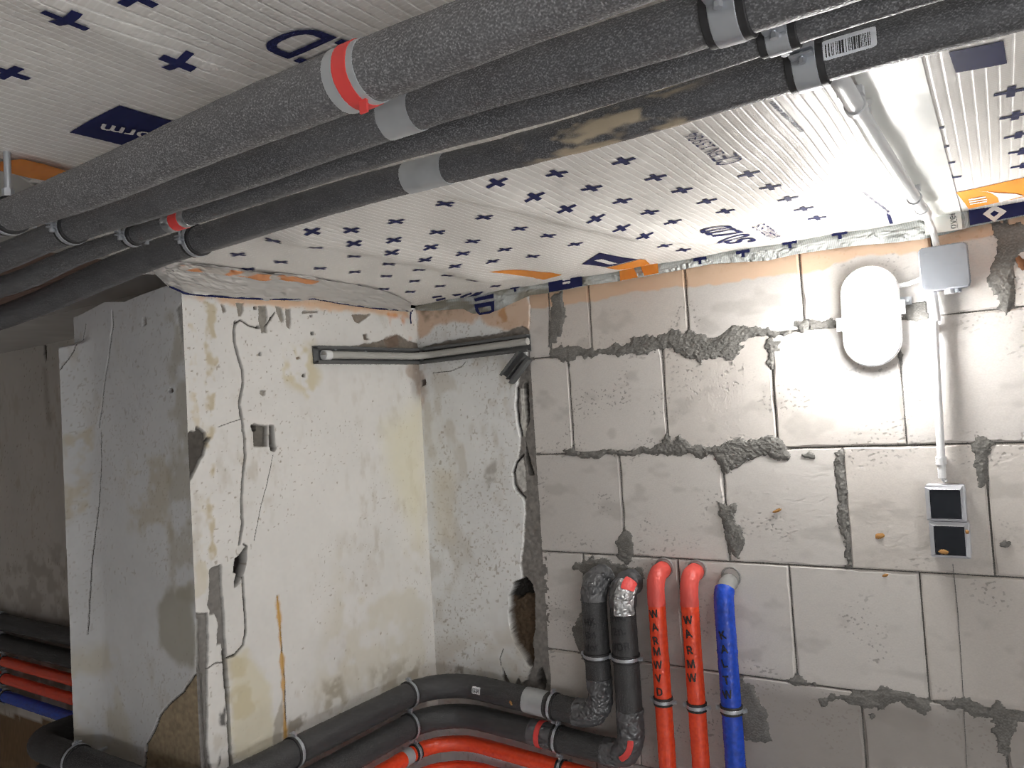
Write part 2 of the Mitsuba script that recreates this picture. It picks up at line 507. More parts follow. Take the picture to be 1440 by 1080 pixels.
# ------------------------------------------------------------------ signed distances for walls with damage
def sdist(poly, X, Y):
    """Signed distance to a polygon (negative inside)."""
    poly = np.asarray(poly, float)
    best, inside = np.full(X.shape, 9.0), np.zeros(X.shape, bool)
    for (ax, ay), (bx, by) in zip(poly, np.roll(poly, -1, 0)):
        dx, dy = bx - ax, by - ay
        t = np.clip(((X - ax) * dx + (Y - ay) * dy) / max(dx * dx + dy * dy, 1e-12), 0, 1)
        best = np.minimum(best, np.hypot(X - ax - t * dx, Y - ay - t * dy))
        cross = ((ay > Y) != (by > Y)) & (X < dx * (Y - ay) / (dy if abs(dy) > 1e-12 else 1e-12) + ax)
        inside ^= cross
    return np.where(inside, -best, best)


def nz(U, V, f, seed, oct=3):
    return meshkit.fbm(np.stack([U * f, V * f, np.full_like(U, seed * 1.7)], -1), oct, seed)


def ramp(a, b, x):
    t = np.clip((x - a) / (b - a), 0, 1)
    return t * t * (3 - 2 * t)


def plaster_field(U, V, base, feats, seed, specks=1.0):
    """Depth (into the wall) and colour of a plastered face with its holes, cracks and stains."""
    n1, n2 = nz(U, V, 8, seed, 4), nz(U, V, 120, seed + 1, 2)
    col = np.array(base)[None, None] * (0.90 + 0.20 * n1 + 0.06 * (n2 - 0.5))[..., None]
    dep = 0.004 * (nz(U, V, 5, seed + 2, 3) - 0.5) + 0.0012 * (nz(U, V, 60, seed + 3, 2) - 0.5)
    # specks
    sp = ramp(0.80, 0.86, nz(U, V, 135, seed + 4, 1)) * ramp(0.42, 0.60, nz(U, V, 9, seed + 5, 3))
    sp = np.maximum(sp, 0.85 * ramp(0.78, 0.86, nz(U, V, 210, seed + 10, 1)) * ramp(0.34, 0.52, nz(U, V, 6, seed + 12, 3)))
    sp *= specks
    col = col * (1 - 0.62 * sp[..., None]) + np.array([0.17, 0.12, 0.06]) * (0.62 * sp[..., None])
    dep += sp * 0.0008
    gr = ramp(0.52, 0.75, nz(U * 1.0, V * 0.6, 26, seed + 14, 4)) * ramp(0.40, 0.62, nz(U, V, 4, seed + 15, 2))
    col = col * (1 - 0.34 * gr[..., None]) + np.array([0.34, 0.28, 0.19]) * (0.34 * gr[..., None])
    for ft in feats:
        kind = ft[0]
        jit = 0.0035 * (nz(U, V, 90, seed + 6, 3) - 0.5) * 2
        if kind == 'hole':        # polygon, depth, colour (darkened for shade in the deep ones), jitter factor
            _, poly, d, c, jf = ft
            s = sdist(poly, U, V) + jit * jf
            m = ramp(0.0012, -0.0012, s)
            rough = nz(U, V, 140, seed + 7, 3)
            dep = dep + m * (d * (0.75 + 0.5 * rough))
            cc = np.array(c)[None, None] * (0.6 + 0.8 * rough)[..., None]
            col = col * (1 - m[..., None]) + cc * m[..., None]
        elif kind == 'crack':     # polyline, width, depth; dark colour inside for dirt and shade
            _, pts, w, d = ft
            q, _ = polyline_distance(U + jit * 0.6, V + jit * 0.4, pts)
            m = ramp(w, w * 0.25, q)
            dep = dep + m * d
            col = col * (1 - m[..., None]) + np.array([0.022, 0.018, 0.015]) * m[..., None]
        elif kind == 'stain':     # polygon, colour, strength, blur, mottling frequency
            _, poly, c, a, blur, fr = ft
            s = sdist(poly, U, V) + 0.012 * (nz(U, V, 40, seed + 8, 3) - 0.5) * 2
            m = ramp(blur, -blur, s) * a
            if fr:
                m = m * ramp(0.38, 0.62, nz(U, V, fr, seed + 9, 3))
            col = col * (1 - m[..., None]) + np.array(c) * m[..., None]
    return dep, np.clip(col, 0.01, 0.95)


def field_mesh(u0, u1, v0, v1, step, place, base, feats, seed, specks=1.0):
    us, vs = np.linspace(u0, u1, int((u1 - u0) / step) + 1), np.r_[np.arange(v0, 0.76, 0.02), np.arange(0.76, v1, step), v1]
    nu, nv = len(us), len(vs)
    U, V = np.meshgrid(us, vs, indexing='ij')
    dep, col = plaster_field(U, V, base, feats, seed, specks)
    v = place(U, V, dep).reshape(-1, 3)
    i, j = np.meshgrid(np.arange(nu - 1), np.arange(nv - 1), indexing='ij')
    f = np.stack([i * nv + j, (i + 1) * nv + j, (i + 1) * nv + j + 1, i * nv + j + 1], -1).reshape(-1, 4)
    return trimesh.Trimesh(v, np.vstack([f[:, [0, 1, 2]], f[:, [0, 2, 3]]]), process=False), col.reshape(-1, 3)


MORTAR = (0.175, 0.165, 0.155)
BROWN = (0.135, 0.105, 0.075)

# ------------------------------------------------------------------ plastered wall across the niche (plane x = AX, coordinates y, z)
A = [
    ('stain', [(0.9405, 1.9823), (1.0098, 1.9859), (1.0575, 1.9746), (1.2384, 1.9868), (1.3536, 1.9893), (1.4817, 1.9921), (1.6401, 1.9923), (1.6418, 2.0129), (1.4308, 2.0182), (1.1967, 2.0036), (1.0048, 1.9916)], (0.66, 0.40, 0.22), 0.75, 0.008, 0),
    ('stain', [(1.5542, 1.9939), (1.6563, 2.0017), (1.6486, 1.9111), (1.6055, 1.9053), (1.5788, 1.94), (1.5579, 1.9685)], (0.60, 0.24, 0.08), 0.9, 0.006, 22),
    ('stain', [(0.9851, 1.976), (1.0094, 1.9782), (0.9985, 1.7711), (0.9939, 1.6504), (0.9875, 1.561), (0.9807, 1.4313), (0.9687, 1.4277), (0.969, 1.5634), (0.9665, 1.712), (0.9777, 1.8317)], (0.47, 0.40, 0.27), 0.85, 0.004, 34),
    ('stain', [(0.9432, 1.9722), (0.9614, 1.9738), (0.9576, 1.8314), (0.9549, 1.7126), (0.941, 1.728), (0.9363, 1.831)], (0.56, 0.49, 0.37), 0.7, 0.004, 40),
    ('stain', [(0.9516, 1.5803), (0.9664, 1.5785), (0.9593, 1.3741), (0.9326, 1.3658), (0.9432, 1.4792)], (0.55, 0.49, 0.36), 0.5, 0.005, 40),
    ('stain', [(1.1717, 1.8678), (1.2777, 1.906), (1.2947, 1.8188), (1.2684, 1.7666), (1.1946, 1.8014), (1.1448, 1.826)], (0.50, 0.42, 0.22), 0.6, 0.018, 26),
    ('stain', [(1.5127, 1.6857), (1.6857, 1.7596), (1.667, 1.4749), (1.6319, 1.3596), (1.5535, 1.4892), (1.5175, 1.5703)], (0.68, 0.64, 0.46), 0.6, 0.05, 0),
    ('stain', [(1.3345, 1.3762), (1.6503, 1.3565), (1.6464, 0.9598), (1.3091, 1.0192), (1.222, 1.0663)], (0.56, 0.52, 0.42), 0.5, 0.04, 14),
    ('stain', [(1.0019, 1.2158), (1.0379, 1.2274), (1.0537, 1.1848), (1.079, 1.1077), (1.0532, 1.0789), (1.0069, 1.0516), (1.0006, 1.1276)], (0.37, 0.29, 0.14), 0.8, 0.016, 30),
    ('stain', [(1.004, 1.2226), (1.0433, 1.2259), (1.1037, 1.138), (1.1135, 0.979), (0.9994, 1.0106)], (0.60, 0.55, 0.40), 0.7, 0.012, 0),
    ('stain', [(1.2565, 1.0878), (1.3138, 1.0862), (1.3316, 1.0027), (1.284, 0.9942), (1.2423, 1.0427)], (0.30, 0.26, 0.19), 0.7, 0.014, 34),
    ('stain', [(1.4115, 1.0728), (1.6102, 1.0398), (1.6455, 0.9503), (1.5113, 0.9762), (1.4194, 1.0074)], (0.32, 0.28, 0.21), 0.6, 0.02, 30),
    ('stain', [(1.1538, 1.0499), (1.1986, 1.0369), (1.1927, 1.0116), (1.1633, 0.9748), (1.1445, 0.998)], (0.20, 0.17, 0.13), 0.75, 0.008, 40),
    ('stain', [(0.9742, 1.1151), (0.9904, 1.1312), (0.9868, 1.0012), (0.9637, 1.0109), (0.9765, 1.0634)], (0.05, 0.048, 0.045), 0.9, 0.005, 50),
    ('stain', [(1.5857, 1.8805), (1.6966, 1.884), (1.6948, 1.7905), (1.6667, 1.76), (1.6247, 1.811)], (0.30, 0.20, 0.13), 0.6, 0.012, 30),
    ('crack', [(1.1344, 1.3214), (1.1382, 1.2536), (1.1398, 1.1816), (1.1423, 1.1253), (1.1404, 1.0627), (1.1386, 0.9689)], 0.0028, 0.0),
    ('stain', [(1.1305, 1.3223), (1.1383, 1.3205), (1.1417, 1.181), (1.1406, 0.9681), (1.1328, 0.9712), (1.1339, 1.1834)], (0.50, 0.29, 0.08), 0.9, 0.004, 0),
    ('stain', [(1.0838, 0.9636), (1.1002, 1.0153), (1.1143, 1.0565), (1.135, 1.104), (1.1365, 1.0641), (1.1212, 0.9759)], (0.36, 0.33, 0.28), 0.85, 0.004, 0),
    # mortar laid bare where the corner bead was cut away
    ('hole', [(0.9664, 1.4164), (0.9938, 1.4198), (0.9944, 1.3661), (0.9963, 1.3063), (0.9975, 1.2319), (0.9978, 1.1728), (0.9965, 0.9898), (0.9915, 0.992), (0.9913, 1.1162), (0.9884, 1.1905), (0.9868, 1.2571), (0.9749, 1.2562), (0.982, 1.2952), (0.9751, 1.3235), (0.9632, 1.3221), (0.9594, 1.3449), (0.9658, 1.3726)], 0.007, MORTAR, 0.7),
    ('hole', [(0.9088, 1.3346), (0.9342, 1.3324), (0.9586, 1.3291), (0.9565, 1.2876), (0.9559, 1.2443), (0.9497, 1.1885), (0.9484, 1.1316), (0.9439, 1.0761), (0.9471, 1.0108), (0.8941, 1.0333)], 0.006, (0.18, 0.17, 0.16), 0.8),
    ('crack', [(0.9945, 1.2402), (0.9961, 1.1733), (0.9956, 1.1), (0.9949, 0.9906)], 0.0035, 0.012),
    ('crack', [(0.9528, 1.2163), (0.9697, 1.2212), (0.9865, 1.2176)], 0.002, 0.003),
    ('hole', [(0.9281, 1.6964), (0.9366, 1.7047), (0.9479, 1.7026), (0.9501, 1.7143), (0.9597, 1.7094), (0.971, 1.6999), (0.9749, 1.6788), (0.9652, 1.6527), (0.9547, 1.6417), (0.9438, 1.6221), (0.935, 1.607), (0.9283, 1.6019), (0.927, 1.6412)], 0.009, (0.072, 0.065, 0.058), 0.6),
    ('hole', [(0.9739, 1.6908), (0.9822, 1.6888), (0.9784, 1.68), (0.9716, 1.679)], 0.012, (0.06, 0.055, 0.05), 0.3),
    ('hole', [(1.0913, 1.7108), (1.1297, 1.7058), (1.127, 1.6591), (1.0922, 1.6615)], 0.013, (0.13, 0.12, 0.105), 0.3),
    ('hole', [(1.1357, 1.7071), (1.1476, 1.7049), (1.1487, 1.6559), (1.1329, 1.6587)], 0.014, (0.11, 0.10, 0.09), 0.3),
    ('hole', [(1.0855, 1.7095), (1.0952, 1.7122), (1.1044, 1.707), (1.1058, 1.6973), (1.0978, 1.6914), (1.0886, 1.6966)], 0.020, (0.022, 0.012, 0.008), 0.2),
    ('hole', [(1.1349, 1.6602), (1.147, 1.6609), (1.1526, 1.654), (1.1461, 1.6464), (1.1363, 1.6503)], 0.020, (0.022, 0.012, 0.008), 0.2),
    ('crack', [(1.0574, 1.9399), (1.0526, 1.9191), (1.0527, 1.8877), (1.062, 1.8565), (1.0681, 1.833), (1.0682, 1.8015), (1.0564, 1.7545), (1.062, 1.7231), (1.0668, 1.6759), (1.0669, 1.6446), (1.056, 1.5833), (1.0516, 1.5375), (1.0509, 1.4913), (1.0416, 1.4545)], 0.0034, 0.010),
    ('crack', [(1.0572, 1.9351), (1.0706, 1.944), (1.0925, 1.9327), (1.1154, 1.9293)], 0.0028, 0.004),
    ('crack', [(1.1522, 1.9497), (1.1655, 1.9673)], 0.0026, 0.004),
    ('crack', [(1.1392, 1.9324), (1.1547, 1.9565)], 0.0026, 0.004),
    ('crack', [(1.0524, 1.4526), (1.0594, 1.4467), (1.057, 1.4364)], 0.0028, 0.004),
    ('hole', [(1.0498, 1.4392), (1.0594, 1.4467), (1.0577, 1.4162), (1.049, 1.3919), (1.037, 1.3716), (1.0258, 1.365), (1.0247, 1.3773), (1.031, 1.3941), (1.0241, 1.3971), (1.0291, 1.4248), (1.0384, 1.4291)], 0.026, (0.014, 0.010, 0.007), 0.4),
    ('crack', [(1.0466, 1.3817), (1.046, 1.3391), (1.0477, 1.3051), (1.0472, 1.2627), (1.0385, 1.2378), (1.0181, 1.2243), (1.0006, 1.2236)], 0.0036, 0.006),
    ('crack', [(1.1416, 1.6386), (1.122, 1.576), (1.0972, 1.5155), (1.0804, 1.4554)], 0.0012, 0.001),
    ('crack', [(1.004, 1.7102), (1.0344, 1.718), (1.0583, 1.7232)], 0.0012, 0.001),
    ('hole', [(1.3469, 1.893), (1.4222, 1.9016), (1.5458, 1.9244), (1.5906, 1.9406), (1.6343, 1.9247), (1.6867, 1.9168), (1.6849, 1.896), (1.3465, 1.8876)], 0.003, (0.19, 0.165, 0.14), 1.2),
    ('hole', [(1.0634, 1.9815), (1.0821, 1.9831), (1.0794, 1.9669), (1.071, 1.9519), (1.0655, 1.9515)], 0.004, (0.26, 0.24, 0.21), 0.8),
    ('hole', [(1.1223, 1.9802), (1.1421, 1.9819), (1.1452, 1.9657), (1.1404, 1.9193), (1.1265, 1.9185), (1.1204, 1.9475)], 0.005, (0.24, 0.225, 0.20), 0.8),
    ('hole', [(1.1685, 1.9842), (1.187, 1.9824), (1.1935, 1.9526), (1.1846, 1.9436), (1.1737, 1.9679)], 0.004, (0.27, 0.25, 0.22), 0.8),
    ('hole', [(1.1973, 1.9799), (1.212, 1.9778), (1.2121, 1.9454), (1.2071, 1.9332), (1.199, 1.9395)], 0.004, (0.25, 0.23, 0.21), 0.8),
    ('hole', [(1.0233, 1.9748), (1.0303, 1.9738), (1.035, 1.9602), (1.0276, 1.9565)], 0.004, (0.20, 0.18, 0.16), 0.5),
    ('hole', [(1.2489, 1.979), (1.2988, 1.9831), (1.2985, 1.9777), (1.2485, 1.9721)], 0.004, (0.22, 0.20, 0.18), 0.6),
    ('hole', [(1.4154, 1.9832), (1.4814, 1.9883), (1.467, 1.9757), (1.4395, 1.9606), (1.4217, 1.965)], 0.004, (0.21, 0.18, 0.15), 0.8),
    ('hole', [(1.2729, 1.9705), (1.2797, 1.971), (1.2794, 1.9657), (1.2725, 1.9652)], 0.012, (0.03, 0.025, 0.02), 0.1),
    ('hole', [(1.2724, 1.9285), (1.2815, 1.929), (1.281, 1.922), (1.2719, 1.9215)], 0.012, (0.03, 0.025, 0.02), 0.1),
    ('hole', [(1.1085, 1.9774), (1.1163, 1.9781), (1.1159, 1.9715), (1.1081, 1.9709)], 0.012, (0.03, 0.025, 0.02), 0.1),
    ('hole', [(1.116, 1.8726), (1.1219, 1.8728), (1.1215, 1.8662), (1.1156, 1.8661)], 0.012, (0.03, 0.025, 0.02), 0.1),
    ('hole', [(1.1137, 1.934), (1.1216, 1.9345), (1.1212, 1.928), (1.1134, 1.9275)], 0.012, (0.03, 0.025, 0.02), 0.1),
    ('hole', [(1.239, 1.8253), (1.2478, 1.8254), (1.2473, 1.8185), (1.2385, 1.8184)], 0.010, (0.05, 0.04, 0.02), 0.1),
    ('hole', [(1.1149, 1.7869), (1.1266, 1.7868), (1.128, 1.7771), (1.122, 1.7739), (1.1144, 1.7789)], 0.006, (0.30, 0.28, 0.25), 0.1),
    ('hole', [(1.2219, 1.8642), (1.233, 1.868), (1.237, 1.8629), (1.2259, 1.8592)], 0.005, (0.24, 0.19, 0.15), 0.1),
    ('hole', [(1.4506, 1.933), (1.4665, 1.9338), (1.4658, 1.9243), (1.4816, 1.9194), (1.4547, 1.9181)], 0.005, (0.14, 0.12, 0.10), 0.2),
    ('stain', [(1.5317, 1.9257), (1.5847, 1.9403), (1.5939, 1.9088), (1.5434, 1.8949)], (0.16, 0.11, 0.08), 0.8, 0.004, 0),
]
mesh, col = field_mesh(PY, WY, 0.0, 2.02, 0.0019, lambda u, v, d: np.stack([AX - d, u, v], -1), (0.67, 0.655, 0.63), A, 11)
struct('wall_back', mesh, 'plaster', True, col, 'white plastered wall with a long crack, running across the niche')

# ------------------------------------------------------------------ the strip of plastered wall beside the blocks (plane y = WY, coordinates x, z)
B = [
    ('stain', [(-1.4073, 2.0158), (-1.3181, 2.0126), (-1.2185, 2.0036), (-1.1228, 2.0104), (-1.0195, 2.0339), (-1.0287, 1.9077), (-1.0609, 1.9226), (-1.1012, 1.9272), (-1.1195, 1.9293), (-1.1513, 1.9406), (-1.1826, 1.9657), (-1.2126, 1.9516), (-1.2707, 1.9664), (-1.3425, 1.9627), (-1.3679, 1.937), (-1.403, 1.9284)], (0.54, 0.36, 0.24), 0.8, 0.007, 0),
    ('stain', [(-1.4064, 2.0281), (-1.2672, 2.014), (-1.269, 1.9902), (-1.3721, 1.9867)], (0.14, 0.10, 0.06), 0.8, 0.01, 30),
    ('stain', [(-1.1242, 1.9914), (-1.096, 1.9992), (-1.0953, 1.9456), (-1.1278, 1.9418)], (0.36, 0.17, 0.06), 0.8, 0.004, 30),
    ('stain', [(-1.42, 1.8432), (-1.3814, 1.8605), (-1.3889, 1.7587), (-1.4161, 1.6781)], (0.32, 0.22, 0.15), 0.6, 0.012, 30),
    ('stain', [(-1.3725, 1.5547), (-1.301, 1.5539), (-1.3156, 1.3556), (-1.3795, 1.353)], (0.60, 0.55, 0.45), 0.5, 0.02, 0),
    ('stain', [(-1.4134, 1.0692), (-1.096, 1.1416), (-1.0661, 0.9527), (-1.426, 0.8971)], (0.50, 0.46, 0.40), 0.6, 0.03, 14),
    ('stain', [(-1.1939, 1.5528), (-1.1594, 1.5754), (-1.1469, 1.5561), (-1.184, 1.495), (-1.2005, 1.4949)], (0.32, 0.30, 0.27), 0.7, 0.008, 40),
    ('stain', [(-1.3361, 1.009), (-1.306, 1.0129), (-1.3096, 0.9637), (-1.335, 0.9562)], (0.2, 0.18, 0.15), 0.7, 0.006, 40),
    ('hole', [(-1.3886, 1.9063), (-1.2997, 1.9155), (-1.2128, 1.9162), (-1.1531, 1.9156), (-1.095, 1.9189), (-1.0493, 1.9288), (-1.0219, 1.9107), (-1.0238, 1.8848), (-1.1552, 1.8868), (-1.2768, 1.8831), (-1.3904, 1.8818)], 0.003, (0.17, 0.155, 0.14), 1.2),
    # edge strip where the plaster ends in a ragged line: mortar
    ('hole', [(-1.029, 1.904), (-1.0396, 1.849), (-1.0622, 1.8134), (-1.079, 1.7676), (-1.0824, 1.7207), (-1.0814, 1.6735), (-1.077, 1.6414), (-1.082, 1.6041), (-1.0883, 1.5798), (-1.1063, 1.5481), (-1.1081, 1.5236), (-1.1012, 1.4954), (-1.0802, 1.4768), (-1.0752, 1.4545), (-1.0812, 1.4023), (-1.0901, 1.3424), (-1.0993, 1.3084), (-1.096, 1.2621), (-1.1296, 1.2317), (-1.1474, 1.1739), (-1.1424, 1.1181), (-1.1119, 1.075), (-1.099, 1.0397), (-1.0861, 1.0358), (-1.1017, 1.0024), (-1.1181, 0.9909), (-1.1094, 0.9589), (-1.0018, 0.9627), (-0.9243, 2.0201), (-1.0129, 2.033)], 0.006, MORTAR, 0.9),
    ('hole', [(-1.079, 1.7676), (-1.0701, 1.767), (-1.0697, 1.7106), (-1.0776, 1.664), (-1.0726, 1.6413), (-1.0641, 1.6354), (-1.0577, 1.6632), (-1.058, 1.7193), (-1.0506, 1.76)], 0.001, (0.50, 0.49, 0.46), 0.6),
    ('crack', [(-1.0767, 1.7674), (-1.0824, 1.7207), (-1.0814, 1.6735), (-1.0748, 1.6414)], 0.0042, 0.014),
    ('crack', [(-1.0742, 1.5889), (-1.0957, 1.5705), (-1.1066, 1.5443), (-1.1046, 1.5104), (-1.0883, 1.488), (-1.0758, 1.4769)], 0.0034, 0.010),
    ('hole', [(-1.0748, 1.5814), (-1.0937, 1.5667), (-1.0999, 1.5443), (-1.0976, 1.5142), (-1.0813, 1.4917), (-1.07, 1.4955), (-1.0703, 1.5515)], 0.001, (0.46, 0.45, 0.43), 0.6),
    ('hole', [(-1.0583, 1.7755), (-1.0447, 1.7801), (-1.0475, 1.6814), (-1.0555, 1.6631), (-1.0594, 1.7006)], 0.016, (0.07, 0.066, 0.06), 0.7),
    ('hole', [(-1.0648, 1.626), (-1.0565, 1.5885), (-1.0483, 1.5512), (-1.045, 1.5364), (-1.0582, 1.5365), (-1.066, 1.5794)], 0.013, (0.07, 0.066, 0.06), 0.7),
    ('hole', [(-1.1421, 1.2157), (-1.1237, 1.2508), (-1.0911, 1.268), (-1.0742, 1.258), (-1.0637, 1.222), (-1.0686, 1.1848), (-1.0694, 1.1443), (-1.0816, 1.097), (-1.0777, 1.0607), (-1.0861, 1.0358), (-1.1066, 1.0572), (-1.1386, 1.1092), (-1.1465, 1.1552)], 0.024, (0.075, 0.052, 0.034), 1.4),
    ('hole', [(-1.1421, 1.2157), (-1.1234, 1.2546), (-1.091, 1.2698), (-1.0703, 1.2509), (-1.0678, 1.2253), (-1.1081, 1.2184), (-1.1316, 1.2034)], 0.012, (0.022, 0.02, 0.018), 1.6),
    ('hole', [(-1.1791, 1.0237), (-1.1689, 1.0062), (-1.1547, 0.982), (-1.1716, 0.9683), (-1.1768, 0.992)], 0.008, (0.12, 0.11, 0.10), 0.3),
    ('crack', [(-1.1833, 1.0288), (-1.1842, 1.0475), (-1.1708, 1.0736)], 0.0016, 0.003),
    ('hole', [(-1.1487, 0.9716), (-1.1284, 1.0024), (-1.1147, 0.9766)], 0.006, (0.2, 0.19, 0.175), 0.5),
    ('hole', [(-1.0717, 1.0249), (-1.0554, 1.0398), (-1.0454, 1.0012), (-1.0557, 0.9779), (-1.0718, 0.9938)], 0.016, (0.06, 0.055, 0.05), 1.0),
    ('crack', [(-1.3574, 1.8298), (-1.2934, 1.8286), (-1.2553, 1.8374), (-1.2396, 1.8499)], 0.0015, 0.002),
    ('hole', [(-1.4035, 1.813), (-1.3875, 1.8138), (-1.3861, 1.7973), (-1.4022, 1.7944)], 0.008, (0.12, 0.10, 0.09), 0.3),
    ('hole', [(-1.4416, 1.8076), (-1.4362, 1.8072), (-1.4366, 1.801), (-1.442, 1.8014)], 0.006, (0.12, 0.10, 0.09), 0.1),
]
mesh, col = field_mesh(AX - 0.001, -1.020, 0.0, 2.03, 0.0021, lambda u, v, d: np.stack([u, WY - 0.004 + d, v], -1), (0.68, 0.685, 0.68), B, 23, 0.75)
struct('wall_niche', mesh, 'plaster', True, col, 'narrow strip of white plaster with a ragged broken edge beside the block wall')

# ------------------------------------------------------------------ the pier (front plane y = PY), its left strip bulged to catch the light from the right
P = [
    ('crack', [(-1.6717, 1.998), (-1.6711, 1.9656), (-1.6906, 1.9031), (-1.7132, 1.8402), (-1.7331, 1.7763), (-1.7448, 1.741)], 0.0032, 0.004),
    ('crack', [(-1.7367, 1.7276), (-1.7416, 1.6625), (-1.7537, 1.5812), (-1.772, 1.4994), (-1.7874, 1.4171), (-1.8015, 1.2691)], 0.0022, 0.002),
    ('crack', [(-1.7853, 1.991), (-1.8088, 1.9316), (-1.8376, 1.8922), (-1.8652, 1.8742), (-1.8995, 1.8633)], 0.0018, 0.002),
    ('stain', [(-1.4682, 1.9564), (-1.4023, 1.963), (-1.3976, 1.5684), (-1.4051, 1.3379), (-1.491, 1.3744), (-1.492, 1.5675), (-1.4713, 1.7763)], (0.36, 0.33, 0.26), 0.6, 0.015, 24),
    ('stain', [(-1.5399, 1.3406), (-1.511, 1.3803), (-1.4204, 1.3913), (-1.4094, 1.2803), (-1.418, 1.2292), (-1.4766, 1.2289), (-1.5382, 1.2584)], (0.30, 0.28, 0.22), 0.75, 0.012, 0),
    ('stain', [(-1.8366, 1.7317), (-1.766, 1.7452), (-1.7882, 1.5317), (-1.8452, 1.5306)], (0.45, 0.37, 0.22), 0.5, 0.01, 30),
    ('stain', [(-1.6304, 1.6602), (-1.4689, 1.6717), (-1.4833, 1.4785), (-1.6421, 1.5033)], (0.40, 0.34, 0.22), 0.5, 0.015, 26),
    ('stain', [(-1.9071, 1.2247), (-1.7189, 1.2457), (-1.6254, 0.981), (-1.9637, 0.9126)], (0.47, 0.43, 0.33), 0.6, 0.03, 14),
    ('hole', [(-1.4, 1.2159), (-1.4242, 1.2098), (-1.4424, 1.1929), (-1.4687, 1.1688), (-1.5, 1.151), (-1.524, 1.1355), (-1.5517, 1.1118), (-1.5752, 1.0779), (-1.6071, 1.0451), (-1.6232, 0.9738), (-1.6392, 0.7959), (-1.3843, 0.8626), (-1.3957, 1.0204)], 0.004, (0.27, 0.215, 0.145), 0.5),
    ('crack', [(-1.4, 1.2159), (-1.4242, 1.2098), (-1.4424, 1.1929), (-1.4687, 1.1688), (-1.5, 1.151), (-1.524, 1.1355), (-1.5517, 1.1118), (-1.5752, 1.0779), (-1.6071, 1.0451), (-1.6232, 0.9738)], 0.0022, 0.004),
    ('hole', [(-1.4084, 1.3262), (-1.3846, 1.3284), (-1.3962, 1.0132), (-1.4249, 1.0073)], 0.004, (0.20, 0.19, 0.175), 0.5),
    ('hole', [(-1.4694, 1.8016), (-1.4591, 1.8039), (-1.4521, 1.7959), (-1.4624, 1.7937)], 0.006, (0.10, 0.09, 0.08), 0.3),
    ('hole', [(-1.5521, 1.9669), (-1.5411, 1.9687), (-1.5369, 1.9527), (-1.5506, 1.9512)], 0.004, (0.20, 0.19, 0.18), 0.4),
    ('hole', [(-1.4294, 1.9665), (-1.4037, 1.9779), (-1.4043, 1.9042), (-1.4151, 1.8906), (-1.4241, 1.9361)], 0.003, (0.28, 0.275, 0.26), 0.9),
]


def pier(u, v, d):
    """Towards its left arris the plaster swells out, below a slight ledge."""
    w = np.clip((-1.752 - u) / 0.086, 0, 1)
    return np.stack([u, PY + d - 0.036 * w ** 1.6 * ramp(1.958, 1.945, v), v], -1)


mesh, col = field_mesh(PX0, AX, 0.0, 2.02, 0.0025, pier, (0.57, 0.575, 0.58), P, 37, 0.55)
top = mesh.vertices[:, 2]
crest = np.interp(mesh.vertices[:, 0], [-1.85, -1.80, -1.70, -1.62, -1.56, -1.42], [1.990, 1.995, 2.010, 2.000, 2.006, 2.015])
mesh.vertices[:, 2] = top * (crest / 2.02)
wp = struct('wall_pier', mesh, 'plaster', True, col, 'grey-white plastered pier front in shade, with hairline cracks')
part(wp, 'core', cat([box(PX0 + 0.004, AX - 0.045, PY + 0.052, 1.60, 0, 1.962), box(-1.78, AX - 0.045, PY + 0.03, 1.2, 1.9, 1.985)]), 'concrete')

# ------------------------------------------------------------------ wall of the left recess (plane y = LY, coordinates x, z)
L = [
    ('hole', [(-3.1007, 2.1095), (-3.0787, 2.1071), (-3.0678, 2.0317), (-3.0757, 1.9995), (-3.0897, 2.0338)], 0.008, (0.05, 0.04, 0.032), 0.3),
    ('stain', [(-3.1038, 1.9937), (-3.0709, 1.9908), (-3.0555, 1.7576), (-3.0882, 1.759)], (0.30, 0.27, 0.23), 0.5, 0.02, 0),
    ('stain', [(-3.5158, 1.248), (-2.9397, 1.3297), (-2.9122, 1.0184), (-3.5356, 0.9842)], (0.33, 0.30, 0.26), 0.55, 0.05, 20),
    ('stain', [(-5.1864, 0.6941), (-3.186, 0.8952), (-2.7796, 0.8305), (-2.7891, 0.7036), (-5.2093, 0.3924)], (0.28, 0.24, 0.19), 0.9, 0.04, 16),
    ('hole', [(-6.4357, 0.3334), (-3.5649, 0.5943), (-3.3211, 0.6092), (-3.0962, 0.6364), (-2.6985, 0.6696), (-2.7486, -0.0029), (-6.5524, -1.1859)], 0.010, (0.16, 0.105, 0.060), 2.0),
]
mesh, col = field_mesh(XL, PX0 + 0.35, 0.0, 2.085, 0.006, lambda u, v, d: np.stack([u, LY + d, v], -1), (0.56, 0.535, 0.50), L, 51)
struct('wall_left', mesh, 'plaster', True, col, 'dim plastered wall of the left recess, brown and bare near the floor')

# ------------------------------------------------------------------ unseen rest of the cellar, its floor and walls pale to bounce light
struct('floor', box(XL, XR, YB, 1.9, -0.12, 0.0), 'pale_bounce_floor')
struct('wall_right_side', box(XR, XR + 0.1, YB, 1.9, 0, 2.2), 'pale_bounce_wall')
struct('wall_behind', box(XL, XR, YB - 0.1, YB, 0, 2.2), 'pale_bounce_wall')
struct('wall_left_side', box(XL - 0.1, XL, YB, 1.9, 0, 2.2), 'pale_bounce_wall')

# ------------------------------------------------------------------ block wall
wall = struct('wall_right', box(-1.030, XR, WY + 0.007, WY + 0.12, 0, 2.05), 'mortar', label='block wall with dark mortar joints')


